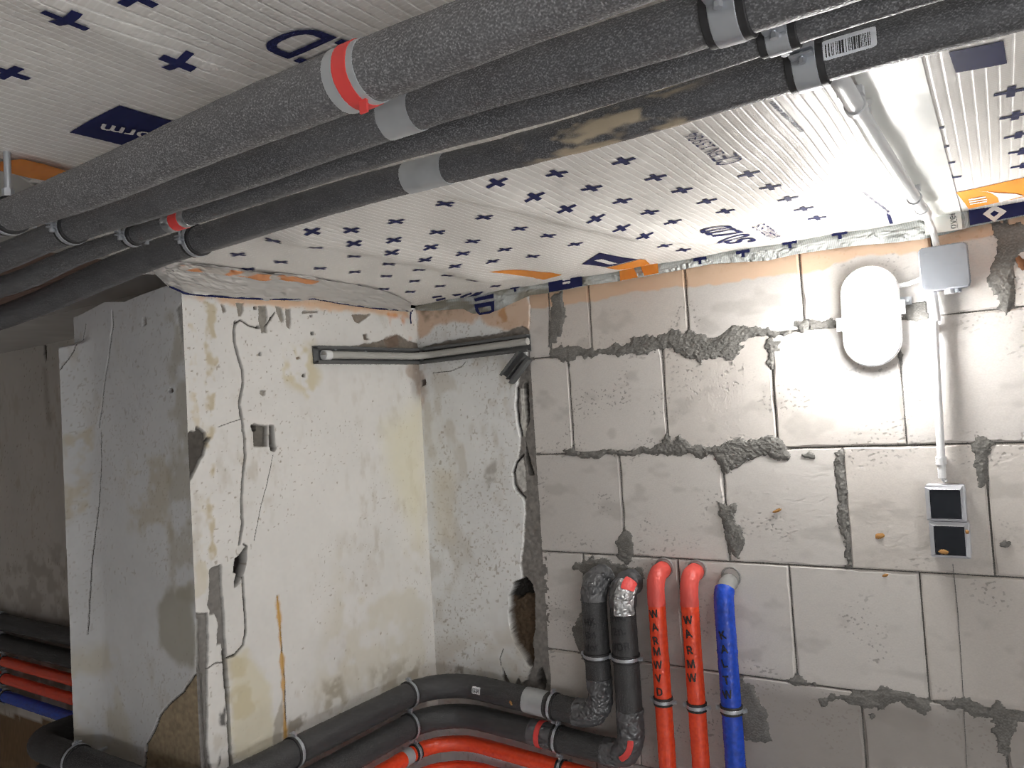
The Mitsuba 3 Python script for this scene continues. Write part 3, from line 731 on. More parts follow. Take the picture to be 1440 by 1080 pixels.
def block(x0, x1, z0, z1, seed):
    r = np.random.default_rng(seed)
    g = 0.0016
    x0, x1, z0, z1 = x0 + g, x1 - g, z0 + g, z1 - g
    y = WY + r.uniform(-0.0010, 0.0012)
    c = 0.0028

    def ring(inset, yy, n=7):
        pts = []
        for (ax, az), (bx, bz) in (((x0, z0), (x1, z0)), ((x1, z0), (x1, z1)), ((x1, z1), (x0, z1)), ((x0, z1), (x0, z0))):
            for t in np.arange(n) / n:
                pts.append((ax + (bx - ax) * t, az + (bz - az) * t))
        pts = np.array(pts)
        m = np.array([(x0 + x1) / 2, (z0 + z1) / 2])
        h = np.array([(x1 - x0) / 2, (z1 - z0) / 2])
        pts = m + (pts - m) * (h - inset) / h
        return np.c_[pts[:, 0], np.full(len(pts), yy), pts[:, 1]]

    nib = r.uniform(0, 1, 28) ** 4 * 0.004
    a, b, d = ring(0, WY + 0.02), ring(0, y + c), ring(c, y)
    mid = np.array([(x0 + x1) / 2, y, (z0 + z1) / 2])
    d[:, [0, 2]] += (mid[[0, 2]] - d[:, [0, 2]]) * nib[:, None] / 0.12
    b[:, 1] += nib
    v = np.vstack([a, b, d, mid[None]])
    n, f = len(a), []
    for k in (0, 1):
        for i in range(n):
            p, q = k * n + i, k * n + (i + 1) % n
            f += [[p, q, q + n], [p, q + n, p + n]]
    f += [[2 * n + i, 2 * n + (i + 1) % n, 3 * n] for i in range(n)]
    return trimesh.Trimesh(v, f, process=False)


ROWS = [  # courses from the top: (lower z, upper z, joints seen)
    (ROW + 0.25, 2.04, (-0.968, -0.851, -0.600, -0.347, -0.224 + 0.0, 0.023)),
    (ROW, ROW + 0.25, (-0.922, -0.669, -0.420, -0.171)),
    (ROW - 0.25, ROW, (-0.797, -0.544, -0.291, -0.042)),
    (ROW - 0.50, ROW - 0.25, (-0.915, -0.666, -0.416, -0.168)),
    (ROW - 0.75, ROW - 0.50, (-0.793, -0.543, -0.293, -0.047)),
]
ROWS[0] = (ROW + 0.25, 2.04, (-0.968, -0.851, -0.600, -0.347, -0.100, 0.023))
for k in range(4, 7):
    ROWS.append((max(0.0, ROW - 0.25 * k), ROW - 0.25 * (k - 1) - 0.0, (-0.915, -0.666, -0.416, -0.168) if k % 2 else (-0.793, -0.543, -0.293, -0.047)))
ROWS = ROWS[:5] + [(ROW - 1.0, ROW - 0.75, ROWS[3][2]), (ROW - 1.25, ROW - 1.0, ROWS[4][2]), (ROW - 1.5, ROW - 1.25, ROWS[3][2])]
for ri, (za, zb, joints) in enumerate(ROWS):
    js = [-1.037] + list(joints)
    while js[-1] < XR - 0.05:
        js.append(min(XR, js[-1] + 0.25))
    for bi, (xa, xb) in enumerate(zip(js[:-1], js[1:])):
        part(wall, 'block', block(xa, xb, za, zb, ri * 40 + bi), f'block_{(ri * 5 + bi * 7 + (ri + bi) % 2) % 3}')


def smear(poly, h, seed, rough=0.0024, step=0.0022, on=WY):
    """Mortar pressed out of a joint and smeared over the blocks: a thin rough skin with a ragged outline."""
    poly = np.asarray(poly)
    (x0, z0), (x1, z1) = poly.min(0) - 0.006, poly.max(0) + 0.006
    X, Z = np.meshgrid(np.arange(x0, x1, step), np.arange(z0, z1, step), indexing='ij')
    s = sdist(poly, X, Z) + 0.001 + 0.009 * (nz(X, Z, 95, seed, 3) - 0.5) * 2
    y = h * ramp(0.0, -0.010, s) + rough * (nz(X, Z, 150, seed + 1, 3) - 0.35) * ramp(0.001, -0.004, s)
    y = np.where(s > 0.0004, -0.0026, np.maximum(y, 0.0009))
    v = np.stack([X, on - y, Z], -1).reshape(-1, 3)
    nu, nv = X.shape
    i, j = np.meshgrid(np.arange(nu - 1), np.arange(nv - 1), indexing='ij')
    f = np.stack([i * nv + j, (i + 1) * nv + j, (i + 1) * nv + j + 1, i * nv + j + 1], -1).reshape(-1, 4)
    keep = (s.reshape(-1)[f] < 0.004).any(1)
    f = f[keep]
    m = trimesh.Trimesh(v, np.vstack([f[:, [0, 1, 2]], f[:, [0, 2, 3]]]), process=False)
    m.remove_unreferenced_vertices()
    return m


SMEARS = [
    ([(-0.9791, 1.847), (-0.9609, 1.8636), (-0.9354, 1.8683), (-0.9154, 1.859), (-0.8907, 1.8619), (-0.8713, 1.8511), (-0.855, 1.8565), (-0.84, 1.8444), (-0.8165, 1.8456), (-0.7851, 1.8547), (-0.759, 1.8486), (-0.7355, 1.8651), (-0.7097, 1.8657), (-0.6877, 1.8701), (-0.6741, 1.8602), (-0.6596, 1.8637), (-0.6341, 1.8775), (-0.6203, 1.876), (-0.6179, 1.8624), (-0.6005, 1.8655), (-0.5724, 1.8574), (-0.5485, 1.8434), (-0.5287, 1.8462), (-0.5065, 1.8629), (-0.4854, 1.8685), (-0.4638, 1.8628), (-0.4457, 1.856), (-0.4247, 1.8505), (-0.4073, 1.8407), (-0.3746, 1.8402), (-0.3752, 1.8326), (-0.4052, 1.8281), (-0.4229, 1.8331), (-0.4501, 1.8376), (-0.4693, 1.8303), (-0.4857, 1.8209), (-0.5054, 1.8117), (-0.5266, 1.809), (-0.5419, 1.7991), (-0.5606, 1.7911), (-0.5776, 1.7861), (-0.5935, 1.799), (-0.6149, 1.8092), (-0.6348, 1.8194), (-0.6516, 1.8293), (-0.6779, 1.8319), (-0.715, 1.8186), (-0.7514, 1.8254), (-0.7834, 1.825), (-0.8173, 1.8352), (-0.8411, 1.8304), (-0.8673, 1.8239), (-0.8866, 1.8346), (-0.9186, 1.8159), (-0.9386, 1.8249), (-0.9587, 1.8359)], 0.0035),
    ([(-0.3697, 1.8672), (-0.3542, 1.8607), (-0.341, 1.8637), (-0.3333, 1.8507), (-0.3384, 1.8407), (-0.3479, 1.8281), (-0.3576, 1.8337), (-0.3654, 1.8468)], 0.004),
    ([(-0.3398, 1.8605), (-0.3048, 1.8548), (-0.2715, 1.8552), (-0.2728, 1.8377), (-0.3059, 1.8385), (-0.334, 1.8417)], 0.0025),
    ([(-0.4265, 1.8258), (-0.4113, 1.8272), (-0.3969, 1.8196), (-0.3997, 1.8014), (-0.4134, 1.7981), (-0.4121, 1.7748), (-0.4192, 1.7599), (-0.4303, 1.7733), (-0.4257, 1.7946), (-0.4337, 1.8109)], 0.003),
    ([(-0.5521, 1.7952), (-0.5308, 1.8174), (-0.5093, 1.8249), (-0.4849, 1.8319), (-0.4738, 1.8118), (-0.4953, 1.798), (-0.5046, 1.7797), (-0.5195, 1.7955)], 0.001),
    ([(-0.9553, 1.5972), (-0.9236, 1.6072), (-0.9045, 1.5907), (-0.8744, 1.5918), (-0.8347, 1.5978), (-0.8001, 1.597), (-0.7684, 1.5927), (-0.7308, 1.602), (-0.7076, 1.598), (-0.685, 1.6141), (-0.6697, 1.6303), (-0.6586, 1.6133), (-0.6403, 1.6259), (-0.6242, 1.6122), (-0.6078, 1.6035), (-0.591, 1.603), (-0.5668, 1.5943), (-0.5333, 1.6062), (-0.5087, 1.6149), (-0.4698, 1.6105), (-0.4386, 1.6188), (-0.4123, 1.6086), (-0.4042, 1.5977), (-0.394, 1.5746), (-0.4008, 1.5625), (-0.4201, 1.5628), (-0.4417, 1.5756), (-0.4539, 1.5758), (-0.4729, 1.5684), (-0.4968, 1.561), (-0.5137, 1.5455), (-0.5354, 1.533), (-0.5474, 1.5458), (-0.556, 1.5619), (-0.5679, 1.5782), (-0.5934, 1.5706), (-0.618, 1.5793), (-0.6524, 1.58), (-0.6874, 1.5807), (-0.7321, 1.5851), (-0.7601, 1.5789), (-0.7939, 1.5778), (-0.82, 1.587), (-0.8558, 1.5755), (-0.8955, 1.5762), (-0.9354, 1.586)], 0.0035),
    ([(-0.5593, 1.4723), (-0.5405, 1.463), (-0.5172, 1.476), (-0.517, 1.4571), (-0.5298, 1.4347), (-0.5061, 1.4118), (-0.509, 1.3726), (-0.5201, 1.3501), (-0.5358, 1.3524), (-0.5467, 1.3788), (-0.5535, 1.4182), (-0.5628, 1.4467)], 0.003),
    ([(-0.8204, 1.3722), (-0.7911, 1.411), (-0.7774, 1.3944), (-0.7718, 1.3691), (-0.778, 1.3348), (-0.7677, 1.3235), (-0.798, 1.3166), (-0.8176, 1.3327)], 0.002),
    ([(-0.3082, 1.5786), (-0.2888, 1.5811), (-0.2877, 1.5577), (-0.2893, 1.4992), (-0.2908, 1.4408), (-0.291, 1.3825), (-0.2911, 1.3448), (-0.2994, 1.3414), (-0.2995, 1.3967), (-0.3111, 1.4256), (-0.3068, 1.4844), (-0.3085, 1.5359)], 0.003),
    ([(-0.0624, 1.5811), (-0.0503, 1.605), (-0.0336, 1.599), (-0.0261, 1.5774), (-0.0342, 1.5603), (-0.0406, 1.5337), (-0.0446, 1.511), (-0.0523, 1.4989), (-0.0598, 1.5056), (-0.0578, 1.5338), (-0.0619, 1.5568)], 0.003),
    ([(0.0013, 2.0007), (0.0615, 1.9944), (0.0577, 1.9425), (0.0398, 1.935), (0.029, 1.9075), (0.0293, 1.881), (0.023, 1.8394), (0.0112, 1.8289), (0.0017, 1.8515), (-0.008, 1.873), (-0.0166, 1.8944), (-0.0082, 1.9161), (0.0002, 1.9389), (0.0083, 1.9577)], 0.005),
    ([(-0.5631, 1.0665), (-0.5364, 1.0844), (-0.5121, 1.0738), (-0.4935, 1.0335), (-0.4829, 1.0123), (-0.4778, 0.9569), (-0.5107, 0.9447), (-0.5401, 0.947), (-0.5546, 1.0083)], 0.003),
    ([(-0.4412, 1.09), (-0.4166, 1.1054), (-0.3952, 1.1009), (-0.3802, 1.0912), (-0.4185, 1.0797)], 0.004),
    ([(-0.3769, 1.0592), (-0.3545, 1.0773), (-0.3197, 1.0825), (-0.2989, 1.0899), (-0.2787, 1.0929), (-0.2515, 1.1054), (-0.2232, 1.1067), (-0.1946, 1.1012), (-0.1706, 1.0924), (-0.1658, 1.074), (-0.1788, 1.0637), (-0.1934, 1.0668), (-0.2152, 1.0772), (-0.2345, 1.0742), (-0.2551, 1.0568), (-0.2765, 1.0321), (-0.2808, 1.0456), (-0.2681, 1.0576), (-0.2883, 1.0515), (-0.301, 1.0609), (-0.3211, 1.0635), (-0.3486, 1.0636), (-0.3708, 1.0454)], 0.004),
    ([(-0.155, 1.0894), (-0.1279, 1.1004), (-0.1099, 1.1045), (-0.0889, 1.1064), (-0.084, 1.0952), (-0.0652, 1.0876), (-0.0592, 1.1083), (-0.0517, 1.1029), (-0.0369, 1.0922), (-0.0152, 1.0892), (0.0063, 1.089), (0.0057, 1.0812), (-0.0162, 1.0762), (-0.027, 1.0783), (-0.0253, 1.0552), (-0.0387, 1.0373), (-0.0427, 1.0131), (-0.0506, 0.996), (-0.0562, 1.0106), (-0.0638, 1.0287), (-0.0715, 1.0471), (-0.0614, 1.062), (-0.0719, 1.0733), (-0.095, 1.0695), (-0.1117, 1.0801), (-0.1354, 1.0789)], 0.004),
    ([(-0.9451, 1.1746), (-0.9189, 1.2018), (-0.904, 1.1874), (-0.9045, 1.126), (-0.9173, 1.0596), (-0.9361, 1.0766), (-0.9518, 1.1118), (-0.9594, 1.1465)], 0.002),
    ([(-0.1627, 1.8662), (-0.1201, 1.8691), (-0.1155, 1.8321), (-0.1415, 1.8296), (-0.1598, 1.8374)], 0.002),
    ([(-0.9555, 1.9952), (-0.9212, 2.005), (-0.9152, 1.946), (-0.9315, 1.8934), (-0.9538, 1.8738), (-0.978, 1.8616)], 0.003),
    ([(-0.3737, 1.5741), (-0.3574, 1.5798), (-0.3436, 1.5735), (-0.3456, 1.5661), (-0.3656, 1.5664)], 0.002),
    ([(-0.1727, 1.7991), (-0.1651, 1.7983), (-0.1634, 1.7528), (-0.1689, 1.7462), (-0.1737, 1.7679)], 0.002),
    ([(-0.9565, 1.2985), (-0.8933, 1.3339), (-0.8543, 1.329), (-0.8166, 1.3207), (-0.7794, 1.316), (-0.7522, 1.3109), (-0.7536, 1.2906), (-0.8001, 1.2875), (-0.8581, 1.2784)], 0.001),
]
for k, (poly, h) in enumerate(SMEARS):
    part(wall, 'mortar_smear', smear(poly, 0.55 * h + 0.0006, 60 + k), 'mortar', True)
# hairline scored down the blocks below the switch, and clay splashes
sc = [(-0.109, 1.3596), (-0.1073, 1.2689), (-0.1091, 1.1475), (-0.1137, 0.9728), (-0.1158, 0.8793)]
part(wall, 'scored_line', cat([oriented_box([(a[0] + b[0]) / 2, WY - 0.001, (a[1] + b[1]) / 2], unit([b[0] - a[0], 0, b[1] - a[1]]), [0, 1, 0], np.cross(unit([b[0] - a[0], 0, b[1] - a[1]]), [0, 1, 0]), math.dist(a, b), 0.0008, 0.0013) for a, b in zip(sc[:-1], sc[1:])]), 'pencil')


def splash(c, rx, rz, y, seed, tilt=0.4):
    r = np.random.default_rng(seed)
    n = 20
    a = np.linspace(0, 2 * np.pi, n, endpoint=False)
    k = 1 + 0.12 * r.normal(size=n)
    px_, pz_ = rx * k * np.cos(a), rz * k * np.sin(a)
    x, z = c[0] + px_ * math.cos(tilt) - pz_ * math.sin(tilt), c[1] + px_ * math.sin(tilt) + pz_ * math.cos(tilt)
    v = np.vstack([np.c_[x, np.full(n, y + 0.0004), z], np.c_[c[0] + 0.7 * (x - c[0]), np.full(n, y - 0.0012), c[1] + 0.7 * (z - c[1])], [[c[0], y - 0.0016, c[1]]]])
    f = []
    for i in range(n):
        j = (i + 1) % n
        f += [[i, j, n + j], [i, n + j, n + i], [n + i, n + j, 2 * n]]
    return trimesh.Trimesh(v, f, process=False)


for k, (c, rx, rz) in enumerate([([(-0.2334, 1.408)][0], 0.0095, 0.0058), ([(-0.2287, 1.33)][0], 0.006, 0.003), ([(-0.0211, 1.4014)][0], 0.010, 0.006), ([(-0.4309, 1.4556)][0], 0.010, 0.0035)]):
    part(wall, 'clay_splash', splash(c, rx, rz, WY - 0.0012, k), 'clay' if k != 2 else 'mortar', True)
part(wall, 'rust_spot', splash([(0.0408, 1.9189)][0], 0.007, 0.013, WY - 0.004, 9), 'rust', True)

# ------------------------------------------------------------------ ceiling
ceil = struct('ceiling', box(-1.5, XR, YB, 1.9, ZC + 0.03, ZC + 0.2), 'concrete')
EDGE = [(XR, YB), (XR, WY - 0.002), (AX + 0.004, WY - 0.002), (AX + 0.004, 0.935), (-1.455, 0.868), (-1.22, 0.64), (-0.95, 0.41), (-0.95, YB)]
step = 0.0125
X, Y = np.meshgrid(np.arange(-1.50, XR + step, step), np.arange(YB, WY + step, step), indexing='ij')
Y = np.minimum(Y, WY - 0.002)
sd = sdist(EDGE, X, Y)
Z = membrane_z(X, Y)
nu, nv = X.shape
i, j = np.meshgrid(np.arange(nu - 1), np.arange(nv - 1), indexing='ij')
f = np.stack([i * nv + j, (i + 1) * nv + j, (i + 1) * nv + j + 1, i * nv + j + 1], -1).reshape(-1, 4)
f = f[(sd.reshape(-1)[f] < 0.004).all(1)]
m = trimesh.Trimesh(np.stack([X, Y, Z], -1).reshape(-1, 3), np.vstack([f[:, [0, 2, 1]], f[:, [0, 3, 2]]]), process=False)
m.remove_unreferenced_vertices()
mem = part(ceil, 'membrane', m, 'membrane', True, 'white reinforced vapour barrier foil printed with navy crosses')


def on_membrane(flat, drop=0.0010):
    """Takes a mesh given in x, y (z is height below) and lays it under the foil."""
    v = np.array(flat.vertices)
    v[:, 2] = membrane_z(v[:, 0], v[:, 1]) - drop - v[:, 2]
    return trimesh.Trimesh(v, flat.faces, process=False)


def card(poly, h=0.012):
    """A polygon in x, y as a fine flat sheet."""
    pl = sg.Polygon(poly) if not isinstance(poly, sg.Polygon) else poly
    v, f = trimesh.creation.triangulate_polygon(pl, engine='earcut')
    m = trimesh.Trimesh(np.c_[v, np.zeros(len(v))], f, process=False)
    for _ in range(5):
        if m.edges_unique_length.max() < h:
            break
        v2, f2 = trimesh.remesh.subdivide(m.vertices, m.faces)
        m = trimesh.Trimesh(v2, f2, process=False)
    return m


CROSSES = [(-0.4034, 0.9238), (-0.498, 0.9096), (-0.5718, 0.8699), (-0.4009, 1.0283), (-0.3931, 1.1133), (-0.3867, 1.2104), (-0.385, 1.303), (-0.4897, 0.9984), (-0.5679, 0.9642), (-0.4882, 1.1019), (-0.5608, 1.0496), (-0.4823, 1.2001), (-0.4782, 1.2942), (-0.5537, 1.1373), (-0.7014, 1.0221), (-0.7065, 1.1398), (-0.5499, 1.2302), (-0.5404, 1.312), (-0.6944, 1.2197), (-0.8177, 1.1488), (-0.6916, 1.3205), (-0.8178, 1.2577), (-0.5715, 1.491), (-0.5581, 1.563), (-0.8117, 1.3537), (-0.8918, 1.3215), (-1.0354, 1.4422), (-1.0762, 1.6009), (-0.7009, 0.917), (-0.8198, 0.937), (-0.8246, 1.0512), (-0.9049, 0.9192), (-0.9442, 0.8681), (-0.8978, 1.0177), (-0.8941, 1.1175), (-0.8866, 1.2088), (-0.9453, 0.9655), (-1.0072, 0.9325), (-1.0395, 0.8657), (-1.1786, 0.899), (-0.9427, 1.0605), (-1.048, 1.0685), (-1.1846, 1.0032), (-1.2759, 0.9957), (-0.9441, 1.1597), (-0.9484, 1.2627), (-1.0512, 1.1718), (-1.0507, 1.2692), (-1.0584, 1.377), (-1.1746, 1.0962), (-1.2894, 1.1077), (-1.1631, 1.1855), (-1.1535, 1.2742), (-1.1515, 1.3701), (-1.1647, 1.4837), (-1.283, 1.2061), (-1.2837, 1.3058), (-1.2721, 1.3947), (-1.2517, 1.4701), (-1.3636, 1.4795), (-0.2919, 1.1176), (-0.2843, 1.2076), (-0.2783, 1.2969), (-0.274, 1.3933), (-0.268, 1.4762), (0.0295, 1.0196), (0.0344, 1.1086), (0.0387, 1.2059), (0.044, 1.2963), (0.047, 1.3802), (-0.0567, 1.1842), (-0.054, 1.2786), (-0.05, 1.3781), (-0.0572, 1.0992), (-0.5759, 0.2938), (-0.7181, 0.3161), (-0.5789, 0.3888), (-0.5207, 0.3175)]
for x, y in CROSSES:
    a, w = 0.0165, 0.0042
    cross = sg.box(x - a, y - w, x + a, y + w).union(sg.box(x - w, y - a, x + w, y + a))
    cross = shapely.affinity.rotate(cross, rng.uniform(-2, 2) + 3, origin=(x, y))
    part(mem, 'printed_cross', on_membrane(card(cross)), 'print_navy')


def text_on(text, p0, p1, p2, bold=True):
    """Flat lettering: baseline runs from p0 to p1, the top of the capitals lies at p2 above p0."""
    t = meshkit.text_mesh(text, 1.0, 0.0004, bold)
    v = np.array(t.vertices)
    w = v[:, 0].max()
    p0, p1, p2 = (np.asarray(q, float) for q in (p0, p1, p2))
    xy = p0 + np.outer(v[:, 0] / w, p1 - p0) + np.outer(v[:, 1] / v[:, 1].max(), p2 - p0)
    v2, f2 = trimesh.remesh.subdivide_to_size(np.c_[xy, np.zeros(len(v))], t.faces, 0.008)
    return trimesh.Trimesh(v2, f2, process=False)


for text, q in (('VARIUS S', [(-0.3588, 1.5939), (-0.3566, 1.4447), (-0.3861, 1.6063)]), ('CE', [(-0.2775, 1.0424), (-0.2759, 1.0007), (-0.3119, 1.0409)]), ('EN 13984', [(-0.2872, 0.9912), (-0.2904, 0.8917), (-0.3077, 0.9948)])):
    part(mem, 'printed_text', on_membrane(text_on(text, *q, bold=False), 0.0016), 'print_navy', label=f'navy printed word {text}')
feet, heads = [(-0.4161, 1.6169), (-0.409, 1.5562), (-0.4055, 1.493), (-0.4086, 1.4511), (-0.4105, 1.4316), (-0.4108, 1.4017)], [(-0.4708, 1.586), (-0.4641, 1.5264), (-0.4543, 1.4498), (-0.46, 1.4332), (-0.465, 1.4153), (-0.4678, 1.3879)]
word = [text_on(ch, np.array(feet[k]) * 0.93 + np.array(feet[k + 1]) * 0.07, np.array(feet[k]) * 0.07 + np.array(feet[k + 1]) * 0.93, heads[k], True) for k, ch in enumerate('SOLID')]
part(mem, 'printed_text', on_membrane(cat(word), 0.0016), 'print_navy', label='navy printed word SOLID by the block wall')
# the big word near the corner of the picture, its end reaching under the pipes
q = [(-0.4352, 0.5879), (-0.4568, 0.4208), (-0.4527, 0.452), (-0.512, 0.4505)]
up = np.array(q[3]) - np.array(q[2])
part(mem, 'printed_text', on_membrane(text_on('SOLID', q[0], q[1], np.array(q[0]) + up, True), 0.0016), 'print_navy', label='large navy printed word SOLID')
for poly in ([(-0.8124, 0.4144), (-0.7109, 0.4115), (-0.7044, 0.4676), (-0.8099, 0.4793)], [(-0.801, 0.5607), (-0.6995, 0.561), (-0.6954, 0.5818), (-0.8081, 0.5854)], [(-0.7801, 1.5143), (-0.6969, 1.4377), (-0.6661, 1.5632), (-0.7539, 1.5841)], [(-0.0226, 0.8541), (0.0225, 0.8599), (0.0255, 0.9257), (-0.0194, 0.9116)]):
    part(mem, 'printed_field', on_membrane(card(poly)), 'print_navy', label='navy printed field')
q = [(-0.7503, 0.4761), (-0.7567, 0.4238), (-0.7281, 0.449)]
part(mem, 'printed_text', on_membrane(text_on('orm', [(-0.7491, 0.4721)][0], [(-0.7653, 0.4239)][0], [(-0.7655, 0.478)][0]), 0.0022), 'print_white', label='white letters orm on the navy field')
part(mem, 'printed_mark', on_membrane(card([(-0.739, 1.4936), (-0.7191, 1.4922), (-0.7125, 1.5577), (-0.7328, 1.5594)]), 0.0020), 'print_white')
part(mem, 'printed_mark', on_membrane(card([(-0.7623, 0.5608), (-0.745, 0.562), (-0.7281, 0.5574), (-0.7351, 0.5665), (-0.7519, 0.572)]), 0.0020), 'print_white')
for poly in ([(-0.7578, 1.5919), (-0.6624, 1.5704), (-0.6583, 1.5929), (-0.6729, 1.6522), (-0.7136, 1.6585), (-0.7485, 1.6418)], [(-0.9463, 1.3855), (-0.9103, 1.4543), (-0.8746, 1.5418), (-0.8758, 1.592), (-0.9396, 1.6113)], [(-0.0452, 1.4793), (0.0108, 1.476), (0.0498, 1.4746), (0.087, 1.4675), (0.093, 1.6107), (0.0521, 1.6163), (-0.0332, 1.6449)]):
    part(mem, 'printed_field', on_membrane(card(poly)), 'print_orange', label='orange printed field')
part(mem, 'printed_mark', on_membrane(card([(-0.0158, 1.4956), (0.0021, 1.5331), (0.0131, 1.5857), (0.0149, 1.6253), (0.0519, 1.6052), (0.0392, 1.5799), (0.0154, 1.5544)]), 0.0020), 'print_white')
for a in ([(-0.0301, 1.5521), (-0.0046, 1.5593), (-0.0048, 1.5715), (-0.0305, 1.5654)], [(-0.0298, 1.5768), (-0.0028, 1.5825), (-0.003, 1.5912), (-0.0301, 1.5867)], [(-0.0294, 1.5976), (-0.0031, 1.5997), (-0.0033, 1.6082), (-0.0297, 1.6071)]):
    part(mem, 'printed_mark', on_membrane(card(a), 0.0020), 'print_white')
# strokes of a squeezed word at the corner
for a in ([(-1.2731, 1.5819), (-1.2472, 1.5926), (-1.2606, 1.6125), (-1.2863, 1.6042)], [(-1.2994, 1.6295), (-1.264, 1.6292), (-1.2782, 1.6503), (-1.3131, 1.6559)], [(-1.2247, 1.6073), (-1.1954, 1.6127), (-1.2104, 1.6294), (-1.2323, 1.6326)], [(-1.231, 1.6501), (-1.1677, 1.6167), (-1.1749, 1.633), (-1.2414, 1.6735)], [(-1.2138, 1.666), (-1.1536, 1.6262), (-1.1535, 1.6358), (-1.2142, 1.683)], [(-1.188, 1.6606), (-1.1408, 1.6279), (-1.141, 1.6379), (-1.1902, 1.6768)]):
    part(mem, 'printed_stroke', on_membrane(card(a)), 'print_navy')
# small lines of print that run along the foil
for a, b in (([(-0.1937, 0.8554)][0], [(-0.189, 0.9963)][0]), ([(-0.1712, 1.3424)][0], [(-0.1559, 1.5436)][0])):
    a, b = np.array(a), np.array(b)
    dashes = []
    t = 0.0
    r2 = random.Random(3)
    L_ = np.linalg.norm(b - a)
    d = (b - a) / L_
    g = np.array([-d[1], d[0]])
    while t < L_ - 0.004:
        w = r2.uniform(0.0012, 0.0045)
        dashes.append(card([a + d * t - g * 0.0025, a + d * (t + w) - g * 0.0025, a + d * (t + w) + g * 0.0025, a + d * t + g * 0.0025]))
        t += w + r2.uniform(0.0008, 0.003)
    part(mem, 'printed_line', on_membrane(cat(dashes)), 'print_navy')
part(mem, 'printed_mark', on_membrane(card([(-0.1608, 1.5456), (-0.1564, 1.5683), (-0.1605, 1.6478), (-0.1662, 1.6419)])), 'print_navy')
# seam tape between the two foils
TX0, TX1 = -0.108, -0.046
xs, ys = np.linspace(TX0, TX1, 6), np.linspace(YB, WY - 0.012, 240)
X, Y = np.meshgrid(xs, ys, indexing='ij')
Zt = membrane_z(X, Y) - 0.0014 - 0.0012 * meshkit.noise(np.stack([X * 50, Y * 30, X * 0], -1), 4)
i, j = np.meshgrid(np.arange(5), np.arange(239), indexing='ij')
f = np.stack([i * 240 + j, (i + 1) * 240 + j, (i + 1) * 240 + j + 1, i * 240 + j + 1], -1).reshape(-1, 4)
seam = part(ceil, 'seam_tape', trimesh.Trimesh(np.stack([X, Y, Zt], -1).reshape(-1, 3), np.vstack([f[:, [0, 2, 1]], f[:, [0, 3, 2]]]), process=False), 'seam_tape', True, 'white adhesive tape over the seam between two foils')

# the foil turned down onto the block wall
low = np.array([(-1.4283, 2.0176), (-1.3493, 2.0056), (-1.236, 1.9972), (-1.2032, 1.9792), (-1.1253, 1.9772), (-1.0672, 1.9925), (-1.0154, 2.0043), (-0.9618, 2.0024), (-0.8468, 2.0059), (-0.76, 2.0036), (-0.6594, 2.0055), (-0.5331, 2.0087), (-0.4084, 1.9964), (-0.349, 2.0003), (-0.2444, 1.9988), (-0.1651, 1.9922), (-0.1142, 1.9901), (-0.0742, 1.9926), (-0.034, 1.9988), (0.0512, 2.0038)])
low = np.vstack([low, [XR, low[-1, 1]]])
n = 420
xs = np.linspace(AX + 0.006, XR, n)
zl = np.interp(xs, low[:, 0], low[:, 1])
rows_ = []
for k in range(7):
    t = k / 6
    zt = membrane_z(xs, np.full(n, WY - 0.004))
    y = WY - 0.006 - 0.004 * math.sin(math.pi * t) * (0.5 + meshkit.noise(np.stack([xs * 40, xs * 0 + t * 3, xs * 0], -1), 2)) - 0.003 * (1 - t)
    rows_.append(np.stack([xs, y, zt + (zl - zt) * t], -1))
v = np.array(rows_).reshape(-1, 3)
i, j = np.meshgrid(np.arange(6), np.arange(n - 1), indexing='ij')
f = np.stack([i * n + j, i * n + j + 1, (i + 1) * n + j + 1, (i + 1) * n + j], -1).reshape(-1, 4)
flap = part(ceil, 'foil_flap', trimesh.Trimesh(v, np.vstack([f[:, [0, 1, 2]], f[:, [0, 2, 3]]]), process=False), 'membrane_flap', True, 'silvery edge of the foil folded down and glued to the wall')


def on_flap(poly, y=WY - 0.0155, th=0.0008):
    m = card(poly, 0.05)
    v = np.array(m.vertices)
    return trimesh.Trimesh(np.c_[v[:, 0], np.full(len(v), y), v[:, 1]], m.faces, process=False)


for poly in ([(-0.9545, 2.0282), (-0.9003, 2.0311), (-0.8579, 2.0318), (-0.8578, 2.0051), (-0.8962, 2.0035), (-0.9543, 2.0026)], [(-1.1915, 2.0183), (-1.1251, 2.0227), (-1.126, 2.0113), (-1.1873, 2.0099)], [(-0.0336, 2.033), (0.0096, 2.035), (0.0534, 2.0364), (0.0958, 2.0378), (0.0933, 2.0035), (0.0511, 2.0041), (0.0072, 2.0021), (-0.0336, 2.0005)]):
    part(flap, 'printed_field', on_flap(poly), 'print_navy')
o_ = sg.Polygon([(-1.1903, 2.0025), (-1.1242, 2.0034), (-1.1263, 1.975), (-1.1429, 1.9713), (-1.1758, 1.9715), (-1.1869, 1.9826)], [[(-1.1791, 1.9913), (-1.1367, 1.9917), (-1.1352, 1.9799), (-1.1448, 1.9773), (-1.1731, 1.977)]])
part(flap, 'printed_letter', on_flap(o_), 'print_navy', label='navy printed letter D')
part(flap, 'printed_mark', on_flap([(-0.912, 2.029), (-0.8895, 2.0293), (-0.8897, 2.0257), (-0.9122, 2.0255)], WY - 0.0168), 'print_white')
part(flap, 'printed_mark', on_flap([(-0.9125, 2.0219), (-0.89, 2.0222), (-0.8904, 2.0168), (-0.9129, 2.0165)], WY - 0.0168), 'print_white')
dm = sg.Polygon([(-0.0119, 2.0176), (0.0071, 2.0312), (0.0258, 2.0154), (0.0048, 1.9996)], [[(-0.0008, 2.0154), (0.0063, 2.0207), (0.0137, 2.0152), (0.0055, 2.0088)]])
part(flap, 'printed_mark', on_flap(dm, WY - 0.0168), 'print_white', label='pale printed diamond')
